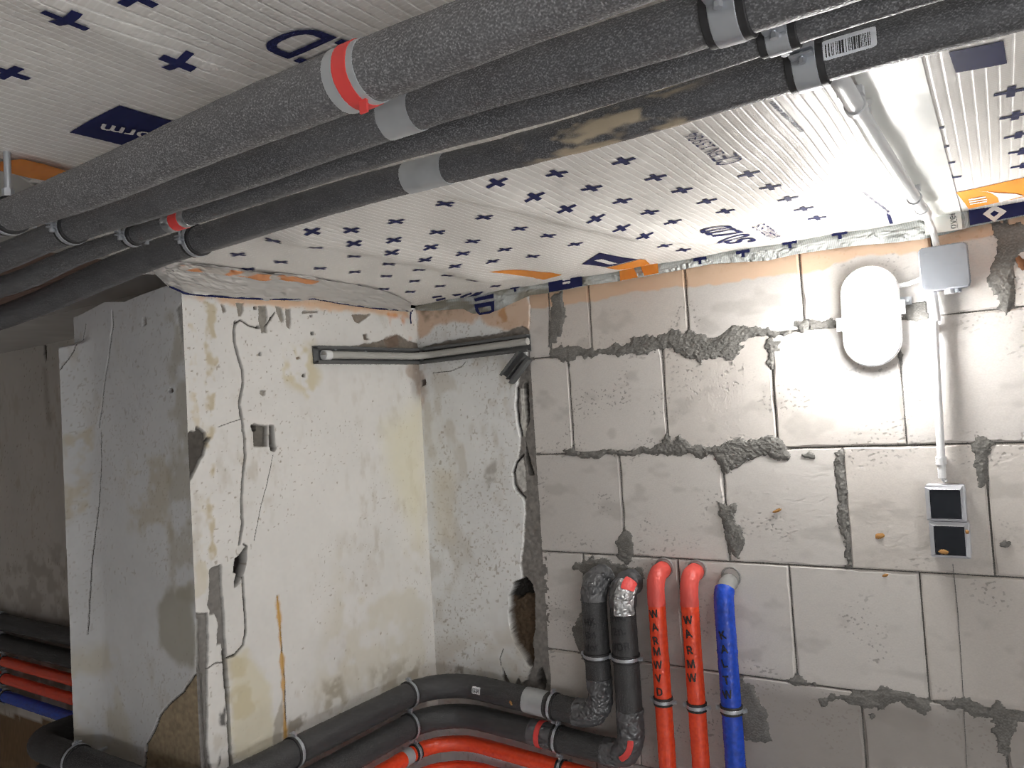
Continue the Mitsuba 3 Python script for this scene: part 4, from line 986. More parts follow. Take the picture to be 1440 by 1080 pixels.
for poly in ([(-0.7552, 2.0334), (-0.7199, 2.0329), (-0.7093, 2.004), (-0.7556, 2.0024)], [(-0.7018, 2.0317), (-0.6571, 2.0296), (-0.6571, 2.0062), (-0.6929, 2.0049)]):
    part(flap, 'printed_field', on_flap(poly), 'print_orange')
for x, z in [(-0.4592, 2.0228), (-0.3599, 2.0257), (-0.2609, 2.0274), (-0.5565, 2.0231), (-1.0564, 2.0301)]:
    a, w = 0.0150, 0.0034
    part(flap, 'printed_cross', on_flap(sg.box(x - a, z - w, x + a, z + w).union(sg.box(x - w, z - a * 0.8, x + w, z + 0.004))), 'print_navy')
x0, z0 = [(-0.0549, 1.9934)][0]
tz = membrane_z(-0.08, WY - 0.01)
part(seam, 'tape_end', box(TX0, TX1, WY - 0.0165, WY - 0.0150, 1.996, float(tz)), 'seam_tape')
t = meshkit.text_mesh('over', 1.0, 0.0004, False)
v = np.array(t.vertices)
s_ = 0.0115
part(seam, 'printed_text', trimesh.Trimesh(np.c_[-0.056 - v[:, 1] * s_, np.full(len(v), WY - 0.0172), 1.9985 + v[:, 0] * s_ * 0.95], t.faces, process=False), 'print_black', label='black letters over, reading upwards')
part(seam, 'printed_mark', box(-0.0542, -0.0535, WY - 0.0172, WY - 0.0168, 2.0, 2.022), 'print_black')

# shiny foil strip hanging along the plastered wall, with its navy edge
up_ = np.array([(-1.3457, 0.8174), (-1.3069, 0.8438), (-1.2809, 0.9177), (-1.2706, 1.0463), (-1.2572, 1.1819), (-1.2657, 1.3375), (-1.3009, 1.4652), (-1.3635, 1.6016)])
lo_ = np.array([(0.8961, 1.9976), (0.9303, 1.9864), (1.0004, 1.9873), (1.0913, 1.9912), (1.1913, 1.9989), (1.2791, 2.0088), (1.3734, 2.0048), (1.5035, 2.0028), (1.6437, 2.0082)])
n, k_ = 260, 22


def along(pts, n):
    s = np.r_[0, np.cumsum(np.linalg.norm(np.diff(pts, axis=0), axis=1))]
    t = np.linspace(0, s[-1], n)
    return np.stack([np.interp(t, s, pts[:, q]) for q in range(pts.shape[1])], 1)


ua, la = along(up_, n), along(lo_, n)
ua3 = np.c_[ua, membrane_z(ua[:, 0], ua[:, 1]) - 0.003]
la3 = np.c_[np.full(n, AX + 0.008), la]
t = np.linspace(0, 1, k_)[:, None, None]
S = ua3[None] * (1 - t) + la3[None] * t
S = S + 0.016 * (meshkit.fbm(S * np.array([70, 22, 110]), 3, 5) - 0.5)[..., None] * np.array([0.6, 0, -0.8])
i, j = np.meshgrid(np.arange(k_ - 1), np.arange(n - 1), indexing='ij')
f = np.stack([i * n + j, i * n + j + 1, (i + 1) * n + j + 1, (i + 1) * n + j], -1).reshape(-1, 4)
strip = part(ceil, 'foil_strip', trimesh.Trimesh(S.reshape(-1, 3), np.vstack([f[:, [0, 1, 2]], f[:, [0, 2, 3]]]), process=False), 'clear_foil', True, 'crinkled shiny foil strip along the plastered wall')
S2 = S[1:6, 18:120] + np.array([0.002, 0, -0.002])
a_, b_ = S2.shape[:2]
i, j = np.meshgrid(np.arange(a_ - 1), np.arange(b_ - 1), indexing='ij')
f = np.stack([i * b_ + j, i * b_ + j + 1, (i + 1) * b_ + j + 1, (i + 1) * b_ + j], -1).reshape(-1, 4)
part(strip, 'orange_print', trimesh.Trimesh(S2.reshape(-1, 3), np.vstack([f[:, [0, 1, 2]], f[:, [0, 2, 3]]]), process=False), 'orange_faded', True)
part(strip, 'navy_edge', Path(np.c_[np.full(n, AX + 0.012), la + [0, 0.001]], 0.0022).tube(sides=8), 'print_navy', True)
q = [(1.6367, 2.0069), (1.6322, 1.9903), (1.6337, 1.9721)]
part(strip, 'navy_edge', Path([(AX + 0.012, a, b) for a, b in q], 0.002).tube(sides=8), 'print_navy', True)
# the foil's loose left edge: orange band, clear band, then the old boards above
ed = np.array([(-0.95, 0.0), (-0.95, 0.41), (-1.22, 0.64), (-1.455, 0.868)])
ea = along(ed, 90)
nrm = np.array([-0.62, 0.78])
G = np.stack([np.c_[ea + nrm * w, membrane_z(ea[:, 0], ea[:, 1]) - 0.002 + 0.9 * w * w * 10 + 0.003 * np.sin(np.arange(90) * 0.5 + w * 90)] for w in (-0.02, 0.0, 0.02, 0.045, 0.075)])
G = G + 0.006 * (meshkit.fbm(G * 45, 3, 8) - 0.5)[..., None] * np.array([0, 0, 1.0])
i, j = np.meshgrid(np.arange(4), np.arange(89), indexing='ij')
f = np.stack([i * 90 + j, i * 90 + j + 1, (i + 1) * 90 + j + 1, (i + 1) * 90 + j], -1).reshape(-1, 4)
part(ceil, 'foil_strip', trimesh.Trimesh(G.reshape(-1, 3), np.vstack([f[:, [0, 1, 2]], f[:, [0, 2, 3]]]), process=False), 'clear_foil', True, 'loose clear edge of the foil')
part(ceil, 'orange_tape', on_membrane(card([(-0.9626, 0.3884), (-0.9395, 0.4007), (-0.9111, 0.4105), (-0.9092, 0.4322), (-0.9172, 0.4779), (-0.9354, 0.4769), (-0.9708, 0.4791), (-0.9756, 0.4468), (-0.9719, 0.4142), (-0.9768, 0.394)]), 0.007), 'orange_foil', False, 'orange adhesive tape at the foil edge')
# old board ceiling and a strip of plaster over the left recess
old = struct('ceiling_boards', box(XL, -0.84, YB, 1.9, 2.15, 2.25), 'concrete', label='old brown board ceiling over the left recess')
yy = 1.12
while yy > YB:
    d = 0.115 + rng.uniform(-0.01, 0.01)
    b = box(XL, -0.86, yy - d + 0.004, yy, 2.118 + rng.uniform(0, 0.004), 2.152)
    part(old, 'board', b, 'wood')
    yy -= d
part(old, 'plaster_band', box(XL, PX0 + 0.5, 1.125, LY + 0.03, 2.075, 2.15), 'plaster_pad')

# ------------------------------------------------------------------ four insulated heating pipes under the ceiling
UP = (0.0, 0.0, 1.0)


def top_pipe(rows, extra_left=0.9, extra_right=0.6):
    q = np.array(rows)
    q = q[np.argsort(q[:, 0])]
    l, r = q[0].copy(), q[-1].copy()
    dl = (q[0] - q[2]) / abs(q[0, 0] - q[2, 0])
    l += dl * np.array([1, 0, 0.4, 0]) * extra_left
    r += np.array([extra_right, 0, 0, 0])
    q = np.vstack([l, q, r])
    return Path(q[:, :3], q[:, 3]).smooth(160)


T1 = top_pipe([(-0.9007, 0.4, 1.9567, 0.0182), (-0.8107, 0.4, 1.9523, 0.0208), (-0.6776, 0.4, 1.9524, 0.0216), (-0.5668, 0.4, 1.955, 0.0216), (-0.4847, 0.4, 1.9551, 0.023), (-0.3959, 0.4, 1.9528, 0.0227), (-0.3266, 0.4, 1.9524, 0.0217), (-0.2792, 0.4, 1.9522, 0.0209), (-0.2229, 0.4, 1.9505, 0.02), (-0.1745, 0.4, 1.9494, 0.0193)])
T2 = top_pipe([(-1.2425, 0.525, 1.9779, 0.0202), (-1.1459, 0.525, 1.9814, 0.0183), (-1.0353, 0.525, 1.9853, 0.0182), (-0.9368, 0.525, 1.9834, 0.0191), (-0.8172, 0.525, 1.9812, 0.0199), (-0.7003, 0.525, 1.9789, 0.0196), (-0.5234, 0.525, 1.9806, 0.0184), (-0.441, 0.525, 1.9794, 0.0179), (-0.3528, 0.525, 1.9806, 0.0182), (-0.2831, 0.525, 1.9764, 0.02), (-0.221, 0.525, 1.9742, 0.0197), (-0.1762, 0.525, 1.9722, 0.0196), (-0.1253, 0.525, 1.9704, 0.0188), (-0.0793, 0.525, 1.9693, 0.0184)])
T3 = top_pipe([(-1.4165, 0.597, 1.9677, 0.017), (-1.307, 0.597, 1.9671, 0.0173), (-1.1805, 0.597, 1.981, 0.0147), (-1.0683, 0.597, 1.9811, 0.0129), (-0.9951, 0.597, 1.9823, 0.0119), (-0.9319, 0.597, 1.9843, 0.0115), (-0.8516, 0.597, 1.9839, 0.0115), (-0.7989, 0.597, 1.9833, 0.0121), (-0.5977, 0.597, 1.9861, 0.0122), (-0.5039, 0.597, 1.9844, 0.013), (-0.4038, 0.597, 1.9834, 0.0145), (-0.3246, 0.597, 1.9774, 0.013), (-0.2539, 0.597, 1.9758, 0.0119), (-0.2029, 0.597, 1.9745, 0.0114), (-0.136, 0.597, 1.977, 0.0102), (-0.0791, 0.597, 1.9764, 0.0094), (-0.0449, 0.597, 1.9754, 0.0091)])
T4 = top_pipe([(-1.6655, 0.7, 1.9516, 0.0227), (-1.4579, 0.7, 1.9635, 0.023), (-1.33, 0.7, 1.9764, 0.0237), (-1.208, 0.7, 1.9858, 0.0237), (-1.1173, 0.7, 1.992, 0.0222), (-1.0248, 0.7, 1.9917, 0.0207), (-0.9396, 0.7, 1.9936, 0.0215), (-0.7036, 0.7, 1.9966, 0.0194), (-0.5712, 0.7, 1.9938, 0.018), (-0.4446, 0.7, 1.9883, 0.0174), (-0.3549, 0.7, 1.987, 0.0187), (-0.2404, 0.7, 1.9879, 0.0189), (-0.1721, 0.7, 1.991, 0.0189), (-0.1031, 0.7, 1.9924, 0.0191), (-0.0377, 0.7, 1.9907, 0.0189), (0.0333, 0.7, 1.9894, 0.0188)])


def tape_band(key, path, s0, s1, mat, name='tape_band', label=None, grow=0.0009):
    part(key, name, path.tube(s0, s1, grow, rough=0.0006, freq=90, step=0.003), mat, 40, label)


def px_s(path, q):
    return path.near((q[0][0], q[0][1], q[0][2]))


k1 = thing('heating_pipe', 'thick grey foam-covered ceiling pipe with a red tape band, nearest of the four', 'pipe', 'ceiling pipes')
part(k1, 'foam_sleeve', T1.tube(rough=0.0009, freq=40, seed=1), 'foam_grey', 40)
a, b = px_s(T1, [(-0.393, 0.4, 1.952, 0)]), px_s(T1, [(-0.3642, 0.4, 1.9529, 0)])
tape_band(k1, T1, a, b, 'grey_tape', label='silver-grey tape band')
tape_band(k1, T1, a + (b - a) * 0.36, a + (b - a) * 0.80, 'red_tape', 'red_tape_band', 'red tape band', 0.0016)
c, t_, r_ = T1.at(a + (b - a) * 0.72)
part(k1, 'tape_tail', oriented_box(c + np.array([0.002, -0.006, -r_ - 0.004]), [1, 0, 0], [0, 1, 0], [0, 0, 1], 0.007, 0.002, 0.011), 'red_tape')
k2 = thing('heating_pipe', 'thick dark foam-covered ceiling pipe with a wide silver tape band, second from the camera', 'pipe', 'ceiling pipes')
part(k2, 'foam_sleeve', T2.tube(rough=0.0008, freq=40, seed=2), 'foam_dark', 40)
tape_band(k2, T2, px_s(T2, [(-0.4592, 0.525, 1.981, 0)]), px_s(T2, [(-0.4223, 0.525, 1.9801, 0)]), 'grey_tape', label='silver-grey tape band')
k3 = thing('heating_pipe', 'thin dark foam-covered ceiling pipe squeezed between two thicker ones', 'pipe', 'ceiling pipes')
part(k3, 'foam_sleeve', T3.tube(rough=0.0007, freq=40, seed=3), 'foam_dark', 40)
tape_band(k3, T3, px_s(T3, [(-0.927, 0.597, 1.9843, 0)]), px_s(T3, [(-0.876, 0.597, 1.984, 0)]), 'silver_tape', label='silver tape collar')
tape_band(k3, T3, px_s(T3, [(-0.9075, 0.597, 1.9845, 0)]), px_s(T3, [(-0.8885, 0.597, 1.9846, 0)]), 'red_tape', 'red_tape_band', 'red tape band', 0.0016)
k4 = thing('heating_pipe', 'dust-stained dark foam-covered ceiling pipe with a barcode label, farthest of the four', 'pipe', 'ceiling pipes')
part(k4, 'foam_sleeve', T4.tube(rough=0.0009, freq=40, seed=4), 'foam_dusty', 40)
tape_band(k4, T4, px_s(T4, [(-0.5858, 0.7, 1.9945, 0)]), px_s(T4, [(-0.5257, 0.7, 1.9911, 0)]), 'grey_tape', label='silver-grey tape band')


def barcode(key, path, s, ref, w, h, turn, seed, bars=26):
    lab = part(key, 'barcode_label', path.wrap(flat_patch(w, h, 0.0025), s, ref, 0.0009, turn), 'label', True, 'white barcode sticker')
    r2 = random.Random(seed)
    x, bl = -w * 0.42, []
    while x < w * 0.40:
        bw = r2.choice([0.0006, 0.0006, 0.0010, 0.0016])
        q = flat_patch(bw, h * 0.62, 0.0001, 2, 7)
        q.vertices[:, 0] += x + bw / 2
        q.vertices[:, 1] += 0.06 * h
        bl.append(q)
        x += bw + r2.choice([0.0006, 0.0008, 0.0014])
    part(lab, 'bars', path.wrap(cat(bl), s, ref, 0.0012, turn), 'print_black', True)


barcode(k4, T4, px_s(T4, [(-0.0888, 0.7, 1.9923, 0)]), (0, -1, -0.3), 0.043, 0.017, -0.28, 5)
CL = 'clamps of the ceiling pipes'


def reach_up(path, s):
    p, t, r = path.at(s)
    return float(membrane_z(p[0], p[1]) - p[2]) if p[0] > -1.2 else 2.12 - p[2]


for lab, path, q, bw in (
        ('galvanised pipe clamp with threaded rod, at the left end of the nearest ceiling pipe', T1, [(-0.9192, 0.4, 1.9564, 0)], 0.007),
        ('galvanised pipe clamp at the left end of the second ceiling pipe', T2, [(-1.0353, 0.525, 1.9844, 0)], 0.008),
        ('galvanised pipe clamp at the left end of the thin ceiling pipe', T3, [(-1.0128, 0.597, 1.9835, 0)], 0.008),
        ('galvanised pipe clamp at the left end of the farthest ceiling pipe, above the pier', T4, [(-1.0141, 0.7, 1.9898, 0)], 0.009),
        ('wide shiny pipe clamp on the second ceiling pipe at the top edge', T2, [(-0.1411, 0.525, 1.97, 0)], 0.019),
        ('shiny pipe clamp on the thin ceiling pipe, between two larger clamps', T3, [(-0.1231, 0.597, 1.9772, 0)], 0.017),
        ('shiny pipe clamp beside the barcode label on the farthest ceiling pipe', T4, [(-0.1249, 0.7, 1.991, 0)], 0.020)):
    s = px_s(path, q)
    pipe_clamp(lab, path, s, UP, reach_up(path, s), bw, bw + 0.012, CL)

# ------------------------------------------------------------------ pipes along the foot of the walls and up the block wall
ZU1, ZU2, ZR1, ZR2, ZB1 = 0.985, 0.905, 0.829, 0.762, 0.692
RU, RR, RB = 0.0305, 0.0195, 0.0215


def run(z, off, riser_x, off_b, top, r, dz_b=0.0, corner=0.10, dz_l=0.015, riser_r=None, kick=0.0):
    pts = [(XL + 0.02, LY - off, z + dz_l), (PX0 - off - 0.055, LY - off, z + dz_l), (PX0 - off - 0.055, PY - off - 0.02, z + 0.02),
           (AX + off, PY - off - 0.01, z + 0.012), (AX + off, WY - off_b, z + 0.002), (riser_x, WY - off_b, z - 0.022 + dz_b), (riser_x + kick, WY - off_b, top), (riser_x + kick, WY + 0.02, top)]
    return pts, [0.055, 0.055, 0.05, corner, 0.045, 0.04]


def low_pipe(label, z, off, riser_x, top, r, mat, corner, riser_r=None, kick=0.0, top_r=0.04, dz_b=0.0):
    pts, rad = run(z, off, riser_x, off, top, r, dz_b, corner, kick=kick)
    rad[5] = top_r
    path = Path(fillet(pts, rad, 10), r).smooth(6)
    key = thing('heating_pipe' if mat == 'foam_black' else 'water_pipe', label, 'pipe', 'low pipes along the walls')
    return key, path


U1, W1 = low_pipe('black foam-covered pipe with a barcode sticker, topmost of the low pipes and left riser', ZU1, 0.055, -0.862, 1.286, RU, 'foam_black', 0.14, top_r=0.05)
U2, W2 = low_pipe('black foam-covered pipe under the topmost low pipe, rising left of the red risers', ZU2, 0.055, -0.787, 1.278, RU, 'foam_black', 0.14, top_r=0.05)
R1, W3 = low_pipe('red water pipe with a silver tape band, ending in the left red riser', ZR1, 0.050, -0.703, 1.312, RR, 'red_skin', 0.13, kick=0.0, top_r=0.03)
R2, W4 = low_pipe('lower red water pipe, ending in the right red riser beside the blue one', ZR2, 0.050, -0.624, 1.312, RR, 'red_skin', 0.13, kick=0.0, top_r=0.03)
BL, W5 = low_pipe('blue cold water pipe, lowest of the low pipes and rightmost riser', ZB1, 0.050, -0.546, 1.294, RB, 'blue_skin', 0.13, top_r=0.03)

s_top1 = W1.near((-0.862, WY - 0.055, 1.242))
e0, e1 = W1.near((-0.93, WY - 0.055, 0.966)), W1.near((-0.862, WY - 0.055, 1.055))
part(U1, 'foam_sleeve', cat([W1.tube(0, e0, rough=0.0008, freq=40, seed=6), W1.tube(e1, s_top1, rough=0.0008, freq=40, seed=7)]), 'foam_black', 40)
part(U1, 'taped_elbow', W1.tube(e0 - 0.002, e1 + 0.002, 0.001, rough=0.006, freq=45, seed=8, step=0.004), 'dark_tape', 50, 'crumpled dark grey tape round the elbow')
part(U1, 'taped_end', W1.tube(s_top1 - 0.002, None, 0.0015, rough=0.006, freq=42, seed=9, step=0.004), 'dark_tape', 50, 'shiny crumpled tape where the pipe enters the wall')
s_top2 = W2.near((-0.787, WY - 0.055, 1.238))
e0, e1 = W2.near((-0.862, WY - 0.055, 0.884)), W2.near((-0.787, WY - 0.055, 0.992))
part(U2, 'foam_sleeve', cat([W2.tube(0, e0, rough=0.0008, freq=40, seed=10), W2.tube(e1, s_top2, rough=0.0008, freq=40, seed=11)]), 'foam_black', 40)
part(U2, 'taped_elbow', W2.tube(e0 - 0.002, e1 + 0.002, 0.001, rough=0.006, freq=45, seed=12, step=0.004), 'dark_tape', 50, 'crumpled dark grey tape round the elbow')
part(U2, 'taped_end', W2.tube(s_top2 - 0.002, None, 0.0012, rough=0.005, freq=42, seed=13, step=0.004), 'dark_tape', 50, 'grey tape where the pipe enters the wall')
fp = flat_patch(0.056, 0.040, 0.002, 16, 12)
fp.vertices[:, 2] = 0.004 + 0.010 * np.abs(meshkit.fbm(np.c_[fp.vertices[:, :2] * 55, np.zeros(len(fp.vertices))], 2, 3) - 0.5)
part(U2, 'tape_flap', W2.wrap(fp, W2.near((-0.787, WY - 0.055, 1.250)), (0.3, -1, 0), 0.002, 0.25), 'silver_tape', True, 'loose flap of shiny silver tape')
fp = flat_patch(0.018, 0.026, 0.002, 8, 8)
part(U2, 'tape_flap', W2.wrap(fp, W2.near((-0.787, WY - 0.055, 1.275)), (0.5, -1, 0.3), 0.009, 0.2), 'red_tape', True, 'red scrap of tape')
fp = flat_patch(0.05, 0.012, 0.002, 12, 5)
part(U2, 'tape_flap', W2.wrap(fp, (e0 + e1) / 2, (0.2, -1, 0.2), 0.006, 0.2), 'red_tape', True, 'red scrap of tape on the elbow')
for key, path, s0, s1 in ((U1, W1, W1.near((-1.075, WY - 0.055, 0.966)), W1.near((-1.015, WY - 0.055, 0.966))), (U2, W2, W2.near((-1.062, WY - 0.055, 0.886)), W2.near((-1.0, WY - 0.055, 0.886)))):
    tape_band(key, path, s0, s1, 'grey_tape' if key == U1 else 'dark_tape', label='grey tape band')
s0 = W2.near((-1.04, WY - 0.055, 0.886))
tape_band(U2, W2, s0, s0 + 0.014, 'red_tape', 'red_tape_band', 'red tape stripe', 0.0022)
barcode(U1, W1, W1.near(tuple(np.r_[[(-1.2119, 0.9599)][0][0], WY - 0.055, 0.966])), (0, -1, 0.2), 0.028, 0.018, 0.0, 9, 10)
part(U1, 'clay_splash', splash(([(-1.1006, 0.9716)][0]), 0.004, 0.006, WY - 0.0865, 21), 'clay', True)
for key, path, mat, wrap_z in ((R1, W3, 'red_skin', 1.245), (R2, W4, 'red_skin', 1.248)):
    s = path.near((path.p[-1][0], WY - 0.05, wrap_z))
    part(key, 'skin', path.tube(0, s, rough=0.0011, freq=70, seed=14), mat, 50)
    part(key, 'taped_end', path.tube(s - 0.001, None, 0.0007, rough=0.0016, freq=60, seed=15), 'red_wrap', 50, 'pinkish red tape round the bend into the wall')
    part(key, 'wall_sleeve', ring_mesh(np.array([path.p[-1][0] + 0.004, WY - 0.001, path.p[-1][2] + 0.006]), np.array([0, 1.0, 0]), 0.0195, 0.0225, 0.004), 'pvc_bare', 40)
s = W5.near((-0.546, WY - 0.038, 1.288))
part(BL, 'skin', W5.tube(0, s, rough=0.0011, freq=70, seed=16), 'blue_skin', 50)
part(BL, 'bare_end', W5.tube(s - 0.004, None, -0.0025), 'pvc_bare', 40, 'bare grey end going into the wall')
s = W5.near((-0.546, WY - 0.05, 1.150))
part(BL, 'seam', W5.tube(s, s + 0.005, 0.0012), 'blue_skin', 40)
part(BL, 'wall_sleeve', ring_mesh(np.array([-0.542, WY - 0.001, 1.306]), np.array([0, 1.0, 0]), 0.019, 0.0225, 0.004), 'pvc_bare', 40)
s0 = W3.near((AX + 0.05, 1.475, ZR1))
tape_band(R1, W3, s0 - 0.012, s0 + 0.016, 'grey_tape', label='silver-grey tape band')
s0 = W3.near((-1.99, LY - 0.05, ZR1 + 0.01))
tape_band(R1, W3, s0 - 0.42, s0 - 0.38, 'dark_tape', label='dark tape band')


def write_on(key, path, chars, top, step, h, turn, mat='ink', rotate=False, name='handwriting', label=None, rows=False):
    """Marker lettering down an upright pipe, one row under the other."""
    ms = []
    for k, ch in enumerate(chars):
        t = meshkit.text_mesh(ch, h, 0.0004, True)
        v = np.array(t.vertices)
        v -= [(v[:, 0].min() + v[:, 0].max()) / 2, 0, 0]
        if not rows:
            v[:, 0] *= 0.9
        a = (rng.uniform(-0.12, 0.12) if not rows else 0.03) + 0.15
        c_, s__ = math.cos(a), math.sin(a)
        v = np.c_[v[:, 0] * c_ - v[:, 1] * s__, v[:, 0] * s__ + v[:, 1] * c_, v[:, 2]]
        z = top - k * step
        flat = trimesh.Trimesh(np.c_[v[:, 1], v[:, 0], v[:, 2]], t.faces, process=False)
        x0 = path.p[-1][0]
        s = path.near((x0, path.at(path.near((x0, WY - 0.05, z)))[0][1], z))
        ms.append(path.wrap(flat, s, (0.08, -1, 0), 0.0016, turn))
    part(key, name, cat(ms), mat, label=label)


write_on(R1, W3, 'WARMWVD', 1.218, 0.0285, 0.0165, 0.0, label='black handwritten letters WARM W VD')
write_on(R2, W4, 'WARMW', 1.212, 0.0315, 0.017, 0.0, label='black handwritten letters WARM W')
write_on(BL, W5, 'KALTW', 1.190, 0.0315, 0.017, 0.0, label='black handwritten letters KALT W')
write_on(U1, W1, ['HK', 'Dn', 'Vor'], 1.190, 0.030, 0.0155, 0.0, rows=True, label='black handwriting')
write_on(U2, W2, ['HK.', '2n.', 'VDR'], 1.205, 0.032, 0.0165, 0.0, rows=True, label='black handwriting')

OUTB, OUTA, OUTP = (0, 1.0, 0), (-1.0, 0, 0), (0, 1.0, 0)
names = ['topmost low black pipe', 'second low black pipe', 'upper low red pipe', 'lower red pipe', 'low blue pipe']
for lab, path, q, out, off in (
        ('pipe clamp on the topmost low black pipe against the white plastered wall', W1, (AX + 0.055, 1.112, ZU1), OUTA, 0.055),
        ('pipe clamp on the topmost low black pipe, just before its bend in the corner', W1, (AX + 0.055, 1.495, ZU1), OUTA, 0.055),
        ('pipe clamp on the topmost low black pipe, between its grey tape and the taped elbow', W1, (-0.995, WY - 0.055, 0.966), OUTB, 0.055),
        ('pipe clamp on the second low black pipe, just before its bend in the corner', W2, (AX + 0.055, 1.492, ZU2), OUTA, 0.055),
        ('pipe clamp on the second low black pipe, right of its red tape stripe', W2, (-0.985, WY - 0.055, 0.886), OUTB, 0.055),
        ('pipe clamp on the upper low red pipe, beside its grey tape in the corner', W3, (AX + 0.05, 1.508, ZR1), OUTA, 0.05),
        ('pipe clamp on the upper low red pipe, on the block wall below the taped elbow', W3, (-0.985, WY - 0.05, 0.81), OUTB, 0.05),
        ('pipe clamp round the left black riser', W1, (-0.862, WY - 0.055, 1.112), OUTB, 0.055),
        ('pipe clamp round the black riser next to the red ones', W2, (-0.787, WY - 0.055, 1.112), OUTB, 0.055),
        ('pipe clamp round the left red riser', W3, (-0.703, WY - 0.05, 1.026), OUTB, 0.05),
        ('pipe clamp round the right red riser', W4, (-0.624, WY - 0.05, 1.026), OUTB, 0.05),
        ('pipe clamp round the blue riser', W5, (-0.546, WY - 0.05, 1.030), OUTB, 0.05),
        ('pipe clamp on the topmost low black pipe, on the front of the pier', W1, (-1.755, PY - 0.07, ZU1 + 0.018), OUTP, 0.066)):
    pipe_clamp(lab, path, path.near(q), out, off, 0.0075, 0.018, 'clamps of the low pipes', ear=0.009)
for path, z, off, nm in ((W1, ZU1, 0.055, names[0]), (W2, ZU2, 0.055, names[1]), (W3, ZR1, 0.05, names[2]), (W4, ZR2, 0.05, names[3]), (W5, ZB1, 0.05, names[4])):
    pipe_clamp(f'pipe clamp on the {nm} at the left edge, in the dark recess', path, path.near(([(-3.3931, 0.955)][0][0], LY - off, z + 0.015)), (0, 1.0, 0), off, 0.0075, 0.018, 'clamps of the low pipes', ear=0.009)

# ------------------------------------------------------------------ grey trunking with a tube in it, round the niche corner
tr = thing('cable_trunking', 'grey open cable trunking with a dusty tube inside, bent round the niche corner', 'cable trunking')


def channel(p0, p1, out, w=0.044, d=0.020, t=0.0022):
    """An open U channel from p0 to p1, its mouth facing the direction out."""
    p0, p1, out = (np.asarray(q, float) for q in (p0, p1, out))
    ax = unit(p1 - p0)
    up = unit(np.cross(out, ax))
    up = up if up[2] > 0 else -up
    L_ = np.linalg.norm(p1 - p0)
    m = (p0 + p1) / 2
    return [oriented_box(m + out * t / 2, ax, out, up, L_, t, w)] + [oriented_box(m + out * d / 2 + up * s * (w / 2 - t / 2), ax, out, up, L_, d, t) for s in (-1, 1)] + \
           [oriented_box(m + out * (d - t / 2) + up * s * (w / 2 - 0.004), ax, out, up, L_, t, 0.007) for s in (-1, 1)]


ya, za = [(1.2732, 1.8717)][0]
zc = 1.879
part(tr, 'channel', cat(channel((AX + 0.002, ya, za), (AX + 0.002, WY - 0.004, zc), (1, 0, 0))), 'pvc_dark', label='dark grey channel on the plastered wall')
xb, zb = [(-1.0245, 1.8807)][0]
part(tr, 'channel', cat(channel((AX + 0.02, WY - 0.005, zc), (xb, WY - 0.005, zb), (0, -1, 0))), 'pvc_dark', label='dark grey channel on the strip beside the blocks')
part(tr, 'tube', Path(fillet([(AX + 0.016, ya + 0.022, za), (AX + 0.016, WY - 0.018, zc), (xb - 0.002, WY - 0.016, zb + 0.004)], 0.05), 0.0098).tube(rough=0.0005), 'pvc_dusty', 40, 'dusty light grey tube')
part(tr, 'tube_end', rod((AX + 0.016, ya + 0.022, za), (AX + 0.016, ya + 0.042, za), 0.0125, 24), 'pvc_light', 30)
for q in [(1.3463, 1.882), (1.4524, 1.8802), (1.5633, 1.8799)]:
    part(tr, 'screw', rod((AX + 0.004, q[0], q[1] + 0.006), (AX + 0.0062, q[0], q[1] + 0.006), 0.003, 10), 'galvanised', 30)
bits = [(-1.0337, 1.8478), (-1.098, 1.7897)]
oc = thing('trunking_piece', 'short broken piece of grey cable trunking hanging askew under the end of the longer one', 'cable trunking')
a, b = np.array([bits[0][0], WY - 0.012, bits[0][1]]), np.array([bits[1][0] + 0.016, WY - 0.03, bits[1][1]])
part(oc, 'channel', cat(channel(a, b, unit(np.cross(b - a, [0.3, 0.15, -0.5]) * -1) if False else unit([0.0, -1, 0.0]), 0.042, 0.022)), 'pvc_dark')
part(oc, 'rib', oriented_box((a + b) / 2 + np.array([0, -0.010, 0]), unit(b - a), [0, 1, 0], np.cross(unit(b - a), [0, 1, 0]), np.linalg.norm(b - a) * 0.98, 0.012, 0.003), 'pvc_dark')

# ------------------------------------------------------------------ bulkhead lamp
q = np.array([(-0.2653, 1.8609), (-0.1622, 1.8522), (-0.2094, 1.947), (-0.2109, 1.7516)])
cx, cz = (q[0, 0] + q[1, 0]) / 2, (q[2, 1] + q[3, 1]) / 2
lw, lh = abs(q[1, 0] - q[0, 0]), abs(q[2, 1] - q[3, 1])


def stadium(w, h):
    return sg.LineString([(0, -(h - w) / 2), (0, (h - w) / 2)]).buffer(w / 2, quad_segs=24)


def place(m, x, y, z, tilt=0.0):
    m = m.copy()
    m.apply_transform(trimesh.transformations.rotation_matrix(tilt, [0, 1, 0]))
    m.apply_translation([x, y, z])
    return m


TILT = math.radians(1.0)


